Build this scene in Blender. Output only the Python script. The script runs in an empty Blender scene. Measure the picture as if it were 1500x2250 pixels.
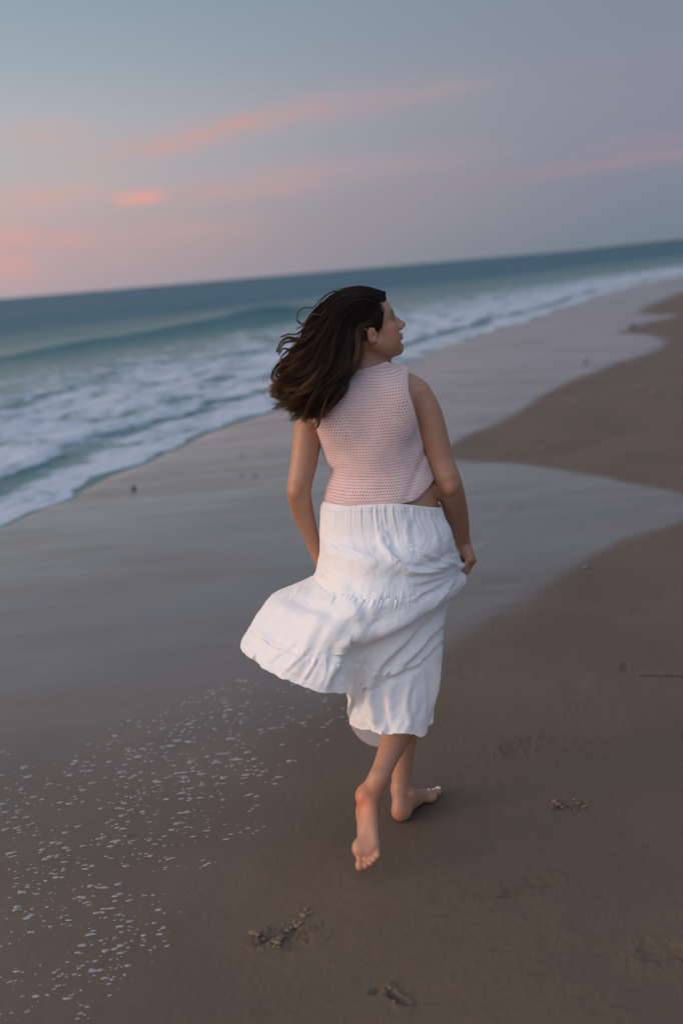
import bpy, math
import numpy as np
from mathutils import Matrix, Vector
R_ = math.radians
scene = bpy.context.scene
rng = np.random.default_rng(7)

# ------------------------------------------------------------------ camera
FPX, CAM_H = 2500.0, 1.70
ROLL = math.atan(127 / 1500)
PITCH = math.atan((1125 - 593.5) * math.cos(ROLL) / FPX)
Fv = np.array([0, math.cos(PITCH), -math.sin(PITCH)])
_r0 = np.array([1.0, 0, 0]); _u0 = np.array([0, math.sin(PITCH), math.cos(PITCH)])
Rv = math.cos(ROLL) * _r0 - math.sin(ROLL) * _u0
Uv = math.sin(ROLL) * _r0 + math.cos(ROLL) * _u0
Cv = np.array([0, 0, CAM_H])
cam_d = bpy.data.cameras.new("camera")
cam = bpy.data.objects.new("camera", cam_d)
scene.collection.objects.link(cam)
scene.camera = cam
cam_d.sensor_fit = 'VERTICAL'; cam_d.sensor_height = 36.0; cam_d.sensor_width = 24.0
cam_d.lens = 40.0
cam_d.clip_start = 0.05; cam_d.clip_end = 60000
cam.matrix_world = Matrix(((Rv[0], Uv[0], -Fv[0], 0), (Rv[1], Uv[1], -Fv[1], 0),
                           (Rv[2], Uv[2], -Fv[2], CAM_H), (0, 0, 0, 1)))
cam_d.dof.use_dof = True
cam_d.dof.focus_distance = 3.33
cam_d.dof.aperture_fstop = 1.7

# ------------------------------------------------------------------ world (dusk sky)
SUN_AZ, SUN_EL = -105.0, 13.0           # degrees, azimuth from +Y towards +X
world = bpy.data.worlds.new("World"); scene.world = world
world.use_nodes = True
wt = world.node_tree; wt.nodes.clear()


class NB:
    """small helper for building node graphs"""
    def __init__(s, t): s.t = t
    def n(s, ty, **kw):
        x = s.t.nodes.new(ty)
        for k, v in kw.items(): setattr(x, k, v)
        return x
    def L(s, a, b): s.t.links.new(a, b)
    def inp(s, sock, v):
        if isinstance(v, (int, float)): sock.default_value = v
        elif isinstance(v, (tuple, list)): sock.default_value = v
        else: s.L(v, sock)
    def m(s, op, a, b=0.0, c=None, clamp=False):
        x = s.n('ShaderNodeMath', operation=op, use_clamp=clamp)
        s.inp(x.inputs[0], a); s.inp(x.inputs[1], b)
        if c is not None: s.inp(x.inputs[2], c)
        return x.outputs[0]
    def mix(s, f, a, b, blend='MIX'):
        x = s.n('ShaderNodeMix', data_type='RGBA', blend_type=blend)
        s.inp(x.inputs[0], f)
        s.inp(x.inputs[6], a if not isinstance(a, tuple) or len(a) == 4 else (*a, 1))
        s.inp(x.inputs[7], b if not isinstance(b, tuple) or len(b) == 4 else (*b, 1))
        return x.outputs[2]
    def mr(s, v, a, b, c=0.0, d=1.0, smooth=True):
        x = s.n('ShaderNodeMapRange', clamp=True, interpolation_type='SMOOTHSTEP' if smooth else 'LINEAR')
        s.inp(x.inputs[0], v)
        for i, q in zip((1, 2, 3, 4), (a, b, c, d)): s.inp(x.inputs[i], q)
        return x.outputs[0]
    def ramp(s, v, stops, interp='LINEAR'):
        x = s.n('ShaderNodeValToRGB'); x.color_ramp.interpolation = interp
        e = x.color_ramp.elements
        while len(e) > 1: e.remove(e[-1])
        e[0].position = stops[0][0]; e[0].color = (*stops[0][1], 1)
        for p, c in stops[1:]:
            q = e.new(p); q.color = (*c, 1)
        s.inp(x.inputs[0], v); return x.outputs[0]
    def noise(s, vec, scale, detail=3.0, rough=0.5, dist=0.0):
        x = s.n('ShaderNodeTexNoise'); s.L(vec, x.inputs['Vector'])
        x.inputs['Scale'].default_value = scale; x.inputs['Detail'].default_value = detail
        x.inputs['Roughness'].default_value = rough; x.inputs['Distortion'].default_value = dist
        return x
    def mapping(s, vec, scale=(1, 1, 1), rot=(0, 0, 0), loc=(0, 0, 0)):
        x = s.n('ShaderNodeMapping'); s.L(vec, x.inputs[0])
        x.inputs['Scale'].default_value = scale; x.inputs['Rotation'].default_value = rot
        x.inputs['Location'].default_value = loc
        return x.outputs[0]


W = NB(wt)
geo = W.n('ShaderNodeTexCoord')
sep = W.n('ShaderNodeSeparateXYZ'); W.L(geo.outputs['Generated'], sep.inputs[0])
el = W.m('MULTIPLY', W.m('ARCSINE', sep.outputs[2]), 57.2958)
az = W.m('MULTIPLY', W.m('ARCTAN2', sep.outputs[0], sep.outputs[1]), 57.2958)
t = W.m('DIVIDE', W.m('MAXIMUM', el, 0.0), 90.0)
left = W.ramp(t, [(0, (.385, .315, .355)), (.025, (.420, .340, .350)), (.055, (.440, .405, .415)), (.085, (.400, .420, .455)),
                  (.115, (.310, .385, .440)), (.15, (.255, .340, .415)), (.24, (.255, .285, .345)), (.45, (.25, .29, .36)), (1, (.24, .28, .38))])
right = W.ramp(t, [(0, (.165, .215, .265)), (.02, (.195, .230, .290)), (.055, (.230, .245, .320)), (.09, (.235, .260, .325)),
                   (.14, (.215, .255, .320)), (.35, (.215, .255, .325)), (1, (.24, .28, .38))])
fz = W.mr(az, -19.0, 19.0)
base = W.mix(fz, left, right)
# afterglow far to the left, outside the frame, and a pale sky behind the camera
d1 = W.m('DIVIDE', W.m('SUBTRACT', az, -100.0), 48.0)
glow = W.m('MULTIPLY', W.m('EXPONENT', W.m('MULTIPLY', W.m('MULTIPLY', d1, d1), -1.0)),
           W.m('EXPONENT', W.m('MULTIPLY', W.m('MAXIMUM', el, 0.0), -1 / 26.0)))
vs = W.n('ShaderNodeVectorMath', operation='SCALE'); vs.inputs[0].default_value = (1.50, 1.00, 0.78)
W.L(glow, vs.inputs['Scale'])
back = W.m('MULTIPLY', W.mr(sep.outputs[1], 0.55, -0.6), W.mr(el, -5, 30, 0.5, 1.0))
back = W.m('MULTIPLY', back, W.mr(sep.outputs[0], -.7, .8, 1.35, .42))      # brighter towards the sunset side
vs2 = W.n('ShaderNodeVectorMath', operation='SCALE'); W.L(W.mix(W.mr(sep.outputs[0], -.6, .7), (.66, .69, .76), (.46, .66, 1.02)), vs2.inputs[0])
W.L(back, vs2.inputs['Scale'])
va = W.n('ShaderNodeVectorMath', operation='ADD'); W.L(base, va.inputs[0]); W.L(vs.outputs[0], va.inputs[1])
vb = W.n('ShaderNodeVectorMath', operation='ADD'); W.L(va.outputs[0], vb.inputs[0]); W.L(vs2.outputs[0], vb.inputs[1])
sky = vb.outputs[0]


def azel(px, py):
    d = Fv + (px - 750) / FPX * Rv + (1125 - py) / FPX * Uv
    d = d / np.linalg.norm(d)
    return math.degrees(math.atan2(d[0], d[1])), math.degrees(math.asin(d[2]))


# thin pink cloud streaks, each a soft wind-drawn band in azimuth / elevation
cmb = W.n('ShaderNodeCombineXYZ'); W.L(az, cmb.inputs[0]); W.L(el, cmb.inputs[1])
nz = W.noise(W.mapping(cmb.outputs[0], (.22, .75, 1)), 1.0, 4.0, .55)
nzs = W.n('ShaderNodeSeparateColor'); W.L(nz.outputs['Color'], nzs.inputs[0])
azn = W.m('ADD', az, W.m('MULTIPLY', W.m('SUBTRACT', nzs.outputs[0], .5), 3.0))
eln = W.m('ADD', el, W.m('MULTIPLY', W.m('SUBTRACT', nzs.outputs[1], .5), .75))
fine = W.noise(W.mapping(cmb.outputs[0], (.5, 2.4, 1), (0, 0, R_(-6))), 1.0, 5.0, .6)
finem = W.mr(fine.outputs[0], .3, .72, .35, 1.15)
STREAKS = [((300, 330), (620, 250), 15, .75, (.62, .30, .26)), ((560, 262), (1000, 195), 17, .55, (.50, .29, .29)),
           ((20, 300), (150, 288), 18, .45, (.58, .33, .29)), ((120, 345), (330, 310), 22, .28, (.55, .33, .30)),
           ((270, 436), (350, 426), 9, .95, (.90, .33, .25)), ((-60, 445), (230, 425), 17, .55, (.66, .33, .27)),
           ((400, 428), (700, 385), 18, .50, (.58, .31, .30)), ((680, 388), (1030, 340), 16, .42, (.45, .29, .30)),
           ((1020, 398), (1240, 372), 10, .38, (.34, .22, .26)), ((1220, 376), (1560, 325), 11, .55, (.42, .25, .29)),
           ((1270, 325), (1560, 298), 9, .45, (.36, .24, .28)), ((-60, 510), (200, 520), 20, .55, (.66, .32, .28)),
           ((250, 515), (520, 495), 16, .35, (.55, .32, .31)), ((-60, 590), (40, 580), 22, .7, (.72, .31, .28)),
           ((0, 560), (500, 530), 34, .25, (.55, .33, .31)), ((700, 470), (1200, 430), 40, .22, (.33, .27, .31)),
           ((900, 250), (1500, 230), 45, .25, (.30, .26, .29))]
for (a, b, wd, amp, col) in STREAKS:
    A = azel(*a); B = azel(*b)
    cx, cy = (A[0] + B[0]) / 2, (A[1] + B[1]) / 2
    ex_ = .3 if wd < 9.5 else .9
    L = math.hypot(B[0] - A[0], B[1] - A[1]) / 2 + ex_
    ca, sa = (B[0] - A[0]) / (2 * (L - ex_)), (B[1] - A[1]) / (2 * (L - ex_))
    wdeg = 1.55 * wd / FPX * 57.3; amp *= .80; col = tuple(min(1.0, q * 1.10) for q in col)
    dx = W.m('SUBTRACT', azn, cx); dy = W.m('SUBTRACT', eln, cy)
    u = W.m('DIVIDE', W.m('ADD', W.m('MULTIPLY', dx, ca), W.m('MULTIPLY', dy, sa)), L)
    v = W.m('DIVIDE', W.m('SUBTRACT', W.m('MULTIPLY', dy, ca), W.m('MULTIPLY', dx, sa)), wdeg)
    u4 = W.m('POWER', W.m('ABSOLUTE', u), 3.0)
    q = W.m('EXPONENT', W.m('MULTIPLY', W.m('ADD', u4, W.m('MULTIPLY', v, v)), -1.0))
    sky = W.mix(W.m('MULTIPLY', W.m('MULTIPLY', q, finem), amp, clamp=True), sky, col)
bg = W.n('ShaderNodeBackground'); W.L(sky, bg.inputs[0]); bg.inputs[1].default_value = 1.0
# physical twilight sky, a faint share on top of the dusk gradient
nis = W.n('ShaderNodeTexSky', sky_type='NISHITA', sun_disc=False)
nis.sun_elevation = R_(1.5); nis.sun_rotation = R_(SUN_AZ); nis.dust_density = 3.0
bg2 = W.n('ShaderNodeBackground'); W.L(nis.outputs[0], bg2.inputs[0]); bg2.inputs[1].default_value = 0.002
add = W.n('ShaderNodeAddShader'); W.L(bg.outputs[0], add.inputs[0]); W.L(bg2.outputs[0], add.inputs[1])
out = W.n('ShaderNodeOutputWorld'); W.L(add.outputs[0], out.inputs[0])

sun_d = bpy.data.lights.new("sun", 'SUN'); sun_d.energy = 1.45; sun_d.angle = R_(24); sun_d.color = (1.0, .64, .40)
sun = bpy.data.objects.new("sun", sun_d); scene.collection.objects.link(sun)
_a, _e = R_(SUN_AZ), R_(SUN_EL)
sdir = Vector((math.sin(_a) * math.cos(_e), math.cos(_a) * math.cos(_e), math.sin(_e)))
sun.rotation_euler = sdir.to_track_quat('Z', 'Y').to_euler()

scene.view_settings.view_transform = 'Standard'; scene.view_settings.look = 'None'
scene.view_settings.exposure = 0.0; scene.view_settings.gamma = 1.0


# ------------------------------------------------------------------ helpers
def P(px, py, D):
    """point at horizontal distance D seen at photo pixel (px, py)"""
    d = Fv + (px - 750) / FPX * Rv + (1125 - py) / FPX * Uv
    return Cv + d * D / d[1]


def G(px, py, z=0.0):
    """point on the ground seen at photo pixel (px, py)"""
    d = Fv + (px - 750) / FPX * Rv + (1125 - py) / FPX * Uv
    return Cv + d * (z - CAM_H) / d[2]


def _hash(ix, iy, iz, seed):
    h = (ix.astype(np.int64) * 374761393 + iy.astype(np.int64) * 668265263 + iz.astype(np.int64) * 2147483647 + seed * 974634777) & 0xffffffff
    h = ((h ^ (h >> 13)) * 1274126177) & 0xffffffff
    h = ((h ^ (h >> 15)) * 2246822519) & 0xffffffff
    return ((h ^ (h >> 16)) & 0xffff) / 32767.5 - 1.0


def vnoise(x, y, z=None, seed=0):
    """smooth value noise in [-1, 1]"""
    x = np.asarray(x, float); y = np.asarray(y, float)
    z = np.zeros_like(x) if z is None else np.asarray(z, float) + 0 * x
    ix, iy, iz = np.floor(x), np.floor(y), np.floor(z)
    fx, fy, fz = x - ix, y - iy, z - iz
    fx, fy, fz = [q * q * q * (q * (q * 6 - 15) + 10) for q in (fx, fy, fz)]
    ix, iy, iz = ix.astype(int), iy.astype(int), iz.astype(int)
    r = 0
    for dx in (0, 1):
        for dy in (0, 1):
            for dz in (0, 1):
                w = (fx if dx else 1 - fx) * (fy if dy else 1 - fy) * (fz if dz else 1 - fz)
                r = r + w * _hash(ix + dx, iy + dy, iz + dz, seed)
    return r


def fbm(x, y, z=None, seed=0, oct=4, gain=.5):
    r, a, f = 0, 1.0, 1.0
    for o in range(oct):
        r = r + a * vnoise(x * f, y * f, None if z is None else z * f, seed + o * 17)
        a *= gain; f *= 2.03
    return r


def sstep(a, b, x):
    q = np.clip((x - a) / (b - a), 0, 1); return q * q * (3 - 2 * q)


def mesh_obj(name, V, Fq, mat, parent=None, smooth=True, attrs=None, uv=None, cols=None):
    me = bpy.data.meshes.new(name)
    V = np.asarray(V, np.float32); Fq = np.asarray(Fq, np.int32)
    k = Fq.shape[1]
    me.vertices.add(len(V)); me.vertices.foreach_set('co', V.ravel())
    me.loops.add(Fq.size); me.loops.foreach_set('vertex_index', Fq.ravel())
    me.polygons.add(len(Fq)); me.polygons.foreach_set('loop_start', np.arange(len(Fq), dtype=np.int32) * k)
    me.update(calc_edges=True)
    if smooth: me.polygons.foreach_set('use_smooth', np.ones(len(Fq), bool))
    for n, a in (attrs or {}).items():
        at = me.attributes.new(n, 'FLOAT', 'POINT'); at.data.foreach_set('value', np.asarray(a, np.float32))
    if cols is not None:
        at = me.attributes.new('tone', 'FLOAT_COLOR', 'POINT')
        c4 = np.ones((len(V), 4), np.float32); c4[:, :3] = cols; at.data.foreach_set('color', c4.ravel())
    if uv is not None:
        l = me.uv_layers.new(name='UVMap'); l.data.foreach_set('uv', np.asarray(uv, np.float32)[Fq.ravel()].ravel())
    me.materials.append(mat)
    me.validate()
    o = bpy.data.objects.new(name, me); scene.collection.objects.link(o)
    if parent is not None:
        o.parent = parent
        o.matrix_parent_inverse = parent.matrix_world.inverted()
    return o


def tag(o, label=None, cat=None, group=None, kind=None):
    if label: o['label'] = label
    if cat: o['category'] = cat
    if group: o['group'] = group
    if kind: o['kind'] = kind
    return o


def grid_faces(nr, nc, wrap=False):
    i = np.arange(nr - 1)[:, None]; j = np.arange(nc if wrap else nc - 1)[None, :]
    j2 = (j + 1) % nc
    return np.stack([i * nc + j, i * nc + j2, (i + 1) * nc + j2, (i + 1) * nc + j], -1).reshape(-1, 4)


def seg_dist(X, Y, poly):
    """distance to a polyline and signed side (left of travel = +)"""
    best = np.full(X.shape, 1e9); sg = np.zeros(X.shape)
    for (a, b) in zip(poly[:-1], poly[1:]):
        a = np.asarray(a[:2], float); b = np.asarray(b[:2], float)
        ab = b - a; tt = np.clip(((X - a[0]) * ab[0] + (Y - a[1]) * ab[1]) / (ab @ ab), 0, 1)
        dx, dy = X - a[0] - tt * ab[0], Y - a[1] - tt * ab[1]
        d = np.hypot(dx, dy); cr = ab[0] * (Y - a[1]) - ab[1] * (X - a[0])
        m = d < best - 1e-9
        best = np.where(m, d, best); sg = np.where(m, np.sign(cr), sg)
    return best * sg


def inside(X, Y, poly):
    r = np.zeros(X.shape, bool); n = len(poly)
    for i in range(n):
        x1, y1 = poly[i][:2]; x2, y2 = poly[(i + 1) % n][:2]
        if y1 == y2: continue
        c = ((y1 > Y) != (y2 > Y)) & (X < (x2 - x1) * (Y - y1) / (y2 - y1) + x1)
        r ^= c
    return r


def catmull(pts, n, closed=False):
    """resample a polyline of control points smoothly to n points"""
    p = np.asarray(pts, float)
    if closed:
        k = len(p); q = np.vstack([p[-1:], p, p[:2]]); tt = np.linspace(0, k, n, endpoint=False)
    else:
        k = len(p) - 1; q = np.vstack([2 * p[0] - p[1], p, 2 * p[-1] - p[-2]]); tt = np.linspace(0, k, n)
    i = np.minimum(tt.astype(int), k - 1); f = (tt - i)[:, None]
    a, b, c, d = q[i], q[i + 1], q[i + 2], q[i + 3]
    return .5 * ((2 * b) + (c - a) * f + (2 * a - 5 * b + 4 * c - d) * f ** 2 + (3 * b - a - 3 * c + d) * f ** 3)


def new_mat(name):
    m = bpy.data.materials.new(name); m.use_nodes = True
    nt = m.node_tree; b = NB(nt); pr = nt.nodes['Principled BSDF']
    return m, b, pr


# ------------------------------------------------------------------ ground and sea layout (metres)
SHORE = [(-60, -70), (-14, -12), (-7.2, 0), (-4.2, 5)] + [tuple(G(*q)[:2]) for q in
         [(0, 1160), (110, 1118), (200, 1080), (290, 1040), (370, 1005), (450, 966), (530, 935), (620, 905), (760, 850), (900, 792), (1020, 745),
          (1160, 702), (1250, 668), (1340, 642), (1420, 622), (1500, 605)]] + [(60, 125), (260, 420), (1500, 2100), (9000, 12000)]
WET = [tuple(G(*q)[:2]) for q in
       [(1500, 645), (1450, 668), (1425, 687), (1460, 690), (1500, 688), (1500, 694), (1440, 708), (1395, 728), (1450, 735), (1480, 748),
        (1470, 765), (1420, 785), (1380, 800), (1300, 830), (1200, 872), (1150, 905), (1080, 940), (1030, 965), (992, 985), (1000, 1005),
        (1060, 1012), (1150, 1018), (1250, 1028), (1350, 1042), (1430, 1062), (1500, 1080), (1570, 1110), (1500, 1152), (1420, 1180),
        (1350, 1215), (1290, 1250), (1200, 1300), (1120, 1350), (1040, 1405), (940, 1460), (850, 1520), (780, 1580), (700, 1640),
        (640, 1710), (600, 1790), (540, 1870), (470, 1960), (430, 2080), (380, 2180), (300, 2300)]]
WET_EDGE = [(30, 70)] + WET + [(-.9, 1.6), (-1.6, 0), (-6, -8), (-40, -60)]
WET_POLY = WET_EDGE + [(-400, -300), (-400, 400), (30, 400)]


def rows_geo(d0, d1, k, p=1.0, mn=.006):
    r = [d0]
    while r[-1] < d1: r.append(r[-1] + max(mn, k * r[-1] ** p))
    return np.array(r)


# sand: one sheet to the horizon
Dn = np.concatenate([[-300, -60, -20, -8, -3, -1, 0, .6, 1.1, 1.5], rows_geo(1.75, 7.0, .0013, 1.9), rows_geo(7.15, 140, .012, 1.1), [170, 220, 300, 450, 700, 1200, 2500, 6000, 15000]])
U1 = np.linspace(-1, 1, 561)
Uu = np.concatenate([[-60, -20, -8, -4, -2.5, -1.6, -1.25], U1, [1.25, 1.6, 2.5, 4, 8, 20, 60]])
DD, UU = np.meshgrid(Dn, Uu, indexing='ij')
XX = UU * (np.abs(DD) * .33 + .35) + .03 * DD
YY = DD
shd = -seg_dist(XX, YY, SHORE)           # > 0 landward
wd_ = seg_dist(XX, YY, WET_EDGE)
ins = inside(XX, YY, WET_POLY)
wsd = np.where(ins, 1, -1) * np.abs(wd_)
Dc = np.clip(np.hypot(XX, YY), 1.5, 200)
wsd = wsd + .012 * Dc * fbm(XX / (.12 * Dc) , YY / (.35 * Dc), seed=3)
foot_soft = sstep(7.5, 3.2, Dc)          # the near film drains away gradually
wet = sstep(-.006 * Dc - .28 * foot_soft, .016 * Dc + .30 * foot_soft, wsd)
wet = wet * (1 - .50 * sstep(5.6, 3.0, Dc))
ZZ = np.where(shd < 0, .045 * shd, 0.0)
ZZ = np.maximum(ZZ, -1.5)
far = sstep(60, 9, Dc)
ZZ = ZZ + far * .004 * fbm(XX * .9, YY * .6, seed=9, oct=3) * sstep(-1, 1, shd)
near = (Dc < 8)
ZZ = ZZ + near * (.0012 * fbm(XX * 9, YY * 9, seed=21, oct=3) * (1 - .8 * wet) + .0005 * fbm(XX * 60, YY * 60, seed=22, oct=2) * (1 - .9 * wet))


def local(px, py, ang):
    g = G(px, py); c, s = math.cos(ang), math.sin(ang)
    dx, dy = XX - g[0], YY - g[1]
    return dx * c + dy * s, -dx * s + dy * c


def dent(px, py, ang, lx, ly, depth, rim=.0, rough=.0, seed=1):
    global ZZ
    a, b = local(px, py, ang)
    jag = 1 + .35 * vnoise(a * 45, b * 45, seed=seed) + .2 * vnoise(a * 110, b * 110, seed=seed + 1)
    r = np.sqrt((a / lx) ** 2 + (b / ly) ** 2) * jag
    ZZ = ZZ - depth * sstep(1.15, .55, r) + rim * np.exp(-((r - 1.25) / .22) ** 2)
    if rough: ZZ = ZZ + rough * sstep(1.7, 1.0, r) * fbm(a * 70, b * 70, seed=seed + 5, oct=3)


# prints and scuffs pressed into the firm sand
dent(618, 2052, .35, .060, .026, .014, .004, .006, 31)
dent(650, 2068, .5, .05, .03, .005, .002, .0, 32)
dent(845, 2180, 1.0, .006, .004, .003, .001, .0, 33)
dent(868, 2190, -1.05, .034, .012, .014, .005, .003, 34)
dent(826, 2176, .5, .016, .010, .012, .002, .0, 35)
dent(1255, 1768, .1, .045, .022, .010, .005, .005, 36)
dent(1140, 1950, .55, .095, .020, .006, .002, .0, 37)
dent(1200, 1938, .3, .05, .018, .003, .001, .0, 44)
dent(1135, 1640, .5, .07, .045, .006, .003, .0, 38)
dent(1160, 1625, .3, .04, .02, .005, .002, .0, 39)
dent(1450, 2090, .1, .06, .045, .004, .002, .001, 40)
dent(1290, 1540, .3, .06, .04, .004, .001, .0, 41)
dent(1372, 1465, 1.2, .05, .02, .007, .002, .0, 42)
dent(300, 1836, .1, .02, .012, .004, .001, .0, 43)
for k_ in range(26):                      # vague older scuffs up the dry beach
    q_ = (rng.uniform(1020, 1500), rng.uniform(700, 1650))
    g_ = G(*q_)
    dent(q_[0], q_[1], rng.uniform(0, 3), .02 * g_[1], .012 * g_[1], .0005 * g_[1], .0002 * g_[1], .0, 60 + k_)

m_sand, b, pr = new_mat('sand')
tc = b.n('ShaderNodeTexCoord').outputs['Object']
aw = b.n('ShaderNodeAttribute', attribute_name='wet').outputs['Fac']
n1 = b.noise(tc, 1.3, 4).outputs[0]; n2 = b.noise(tc, 900.0, 2).outputs[0]; n3 = b.noise(tc, 28.0, 4, .6).outputs[0]
n5 = b.noise(tc, 190.0, 3, .7).outputs[0]
dry = b.mix(b.mr(n1, .3, .7), (.112, .076, .046), (.142, .097, .059))
dry = b.mix(b.mr(n2, .35, .75, 0, .55), dry, (.070, .050, .038))
dry = b.mix(b.mr(n2, .64, .76, 0, .6), dry, (.30, .23, .17))
dry = b.mix(b.mr(n3, .35, .75, 0, .25), dry, (.085, .060, .044))
dry = b.mix(b.mr(n5, .62, .74, 0, .35), dry, (.065, .048, .038))
wcol = b.mix(b.mr(n1, .3, .7), (.092, .063, .044), (.116, .080, .056))
wcol = b.mix(b.mr(n2, .35, .75, 0, .45), wcol, (.045, .034, .029))
b.L(b.mix(aw, dry, wcol), pr.inputs['Base Color'])
str_ = b.noise(b.mapping(tc, (.55, 2.2, 1), (0, 0, R_(-12))), 1.0, 4, .55, .6).outputs[0]
wr = b.mr(str_, .35, .68, .12, .30)
rr = b.m('ADD', b.m('MULTIPLY', b.m('SUBTRACT', 1.0, aw), .62), b.m('MULTIPLY', wr, aw))
rr = b.m('ADD', rr, b.m('MULTIPLY', b.m('MULTIPLY', n3, aw), .08))
b.L(rr, pr.inputs['Roughness'])
b.L(b.mr(aw, .35, 1.0, 0, .50), pr.inputs['Coat Weight']); b.L(b.m('MULTIPLY', wr, .45), pr.inputs['Coat Roughness']); pr.inputs['Coat IOR'].default_value = 1.45
b.L(b.mr(aw, 0, 1, .42, .60), pr.inputs['Specular IOR Level'])
bm = b.n('ShaderNodeBump'); bm.inputs['Distance'].default_value = .0022
b.L(b.m('MULTIPLY', b.m('SUBTRACT', 1.0, b.m('MULTIPLY', aw, .93)), .8), bm.inputs['Strength'])
b.L(b.m('ADD', b.m('ADD', n2, b.m('MULTIPLY', n3, .8)), b.m('MULTIPLY', n5, .8)), bm.inputs['Height'])
b.L(bm.outputs[0], pr.inputs['Normal'])
sand = mesh_obj('sand', np.stack([XX, YY, ZZ], -1).reshape(-1, 3), grid_faces(*XX.shape), m_sand, attrs={'wet': wet.ravel()})
tag(sand, 'damp brown beach sand with a glossy wet film along the sea', kind='structure')

# ------------------------------------------------------------------ sea
Ds = np.concatenate([[-300, -100, -30, -8, -2, 1, 3, 5], rows_geo(6, 120, .0075, 1.0), rows_geo(122, 900, .03, 1.0), [1200, 2000, 4000, 8000, 16000, 40000]])
Us = np.concatenate([[-40, -16, -8, -4, -2.6, -1.8, -1.4], np.linspace(-1.2, 1.1, 520), [1.3, 1.6, 2.2, 4]])
DS, US = np.meshgrid(Ds, Us, indexing='ij')
XS = US * (np.abs(DS) * .36 + 1.2); YS = DS
s_ = seg_dist(XS, YS, SHORE)             # > 0 seaward
dirx, diry = .38, .925                   # along-shore direction
al = XS * dirx + YS * diry; ac = -XS * diry + YS * dirx
wob = .35 * fbm(al * .55, ac * .3, seed=50, oct=4)
s = s_ + wob * sstep(80, 10, DS)
FRONT = 1.05 + .35 * vnoise(al * .35, al * 0, seed=51)      # second, thicker lip of foam behind the thin swash
zz = np.where(s > 0, .012 * (1 - np.exp(-s / .15)), .06 * s)
zz = zz + .050 * sstep(FRONT, FRONT + .28, s) * (1 + .35 * vnoise(al * 2.2, ac * 2.2, seed=52)) * sstep(60, 15, DS)
foam_zone = sstep(.9, 1.5, s) * sstep(11, 5, s)
zz = zz + foam_zone * .035 * fbm(al * .9, ac * 2.4, seed=53, oct=4) * sstep(70, 25, DS)
# the unbroken swell standing up offshore
cr = 12.4 + .9 * vnoise(al * .07, al * 0, seed=54) + .25 * vnoise(al * .3, al * 0, seed=55)
hgt = .52 * (.62 + .38 * np.cos((al - 38) / 6.0)) * sstep(72, 42, al) * (.85 + .35 * vnoise(al * .22, al * 0, seed=56))
q = s_ - cr
zz = zz + np.where(q < 0, hgt * np.exp(-(q / .75) ** 2), hgt * np.exp(-(q / 2.6) ** 2))
for (off, hh, w1, w2, sd) in [(21, .22, 1.3, 3., 70), (31, .25, 1.6, 3.5, 71), (44, .25, 2, 4, 72)]:
    q2 = s_ - off - 1.5 * vnoise(al * .05, al * 0, seed=sd)
    h2 = hh * (.6 + .5 * vnoise(al * .06, al * 0, seed=sd + 5))
    zz = zz + np.where(q2 < 0, h2 * np.exp(-(q2 / w1) ** 2), h2 * np.exp(-(q2 / w2) ** 2))
zz = zz + sstep(8, 20, s_) * .03 * fbm(al * .25, ac * .9, seed=57, oct=4) * sstep(900, 120, DS)
foam = sstep(-.02, .05, s) * (1.0 - .50 * sstep(FRONT - .40, FRONT - .10, s))
foam = np.maximum(foam * sstep(1.8, 1.2, s), sstep(FRONT + .02, FRONT + .22, s) * (.98 - .38 * sstep(2, 9, s)) * sstep(12.2, 8.0, s))
foam = np.where(DS > 80, foam * .85, foam)
m_sea, b, pr = new_mat('sea_water')
tc = b.n('ShaderNodeTexCoord').outputs['Object']
ro = b.mapping(tc, (1, 1, 1), (0, 0, R_(22.3)))
af = b.n('ShaderNodeAttribute', attribute_name='foam').outputs['Fac']
sh = b.n('ShaderNodeAttribute', attribute_name='offshore').outputs['Fac']
na = b.noise(b.mapping(ro, (1.5, .75, 1)), 1.0, 7, .68, .8).outputs[0]
nb_ = b.noise(b.mapping(ro, (7, 4, 4)), 1.0, 4, .6, .3).outputs[0]
fm = b.m('SUBTRACT', b.m('ADD', af, b.m('MULTIPLY', b.m('SUBTRACT', na, .5), 2.6)), b.m('MULTIPLY', b.m('SUBTRACT', .6, nb_), 1.3))
fmask = b.m('MULTIPLY', b.mr(fm, .30, .95), b.mr(af, .02, .12))
deep = b.mix(b.mr(sh, 8, 60, 0, 1), (.012, .095, .108), (.030, .100, .135))
b.L(b.mix(fmask, deep, (.45, .50, .56)), pr.inputs['Base Color'])
b.L(b.mr(fmask, 0, 1, .16, .75), pr.inputs['Roughness'])
pr.inputs['IOR'].default_value = 1.33
pr.inputs['Specular IOR Level'].default_value = .5
w1 = b.noise(b.mapping(ro, (.9, .28, 1)), 1.0, 5, .6).outputs[0]
w2 = b.noise(b.mapping(ro, (.16, .05, 1)), 1.0, 4, .6).outputs[0]
bm = b.n('ShaderNodeBump'); bm.inputs['Distance'].default_value = .10; bm.inputs['Strength'].default_value = .9
b.L(b.m('ADD', b.m('ADD', w1, b.m('MULTIPLY', nb_, .12)), b.m('MULTIPLY', w2, b.mr(sh, 10, 60, 0, 5.0))), bm.inputs['Height'])
b.L(bm.outputs[0], pr.inputs['Normal'])
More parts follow.
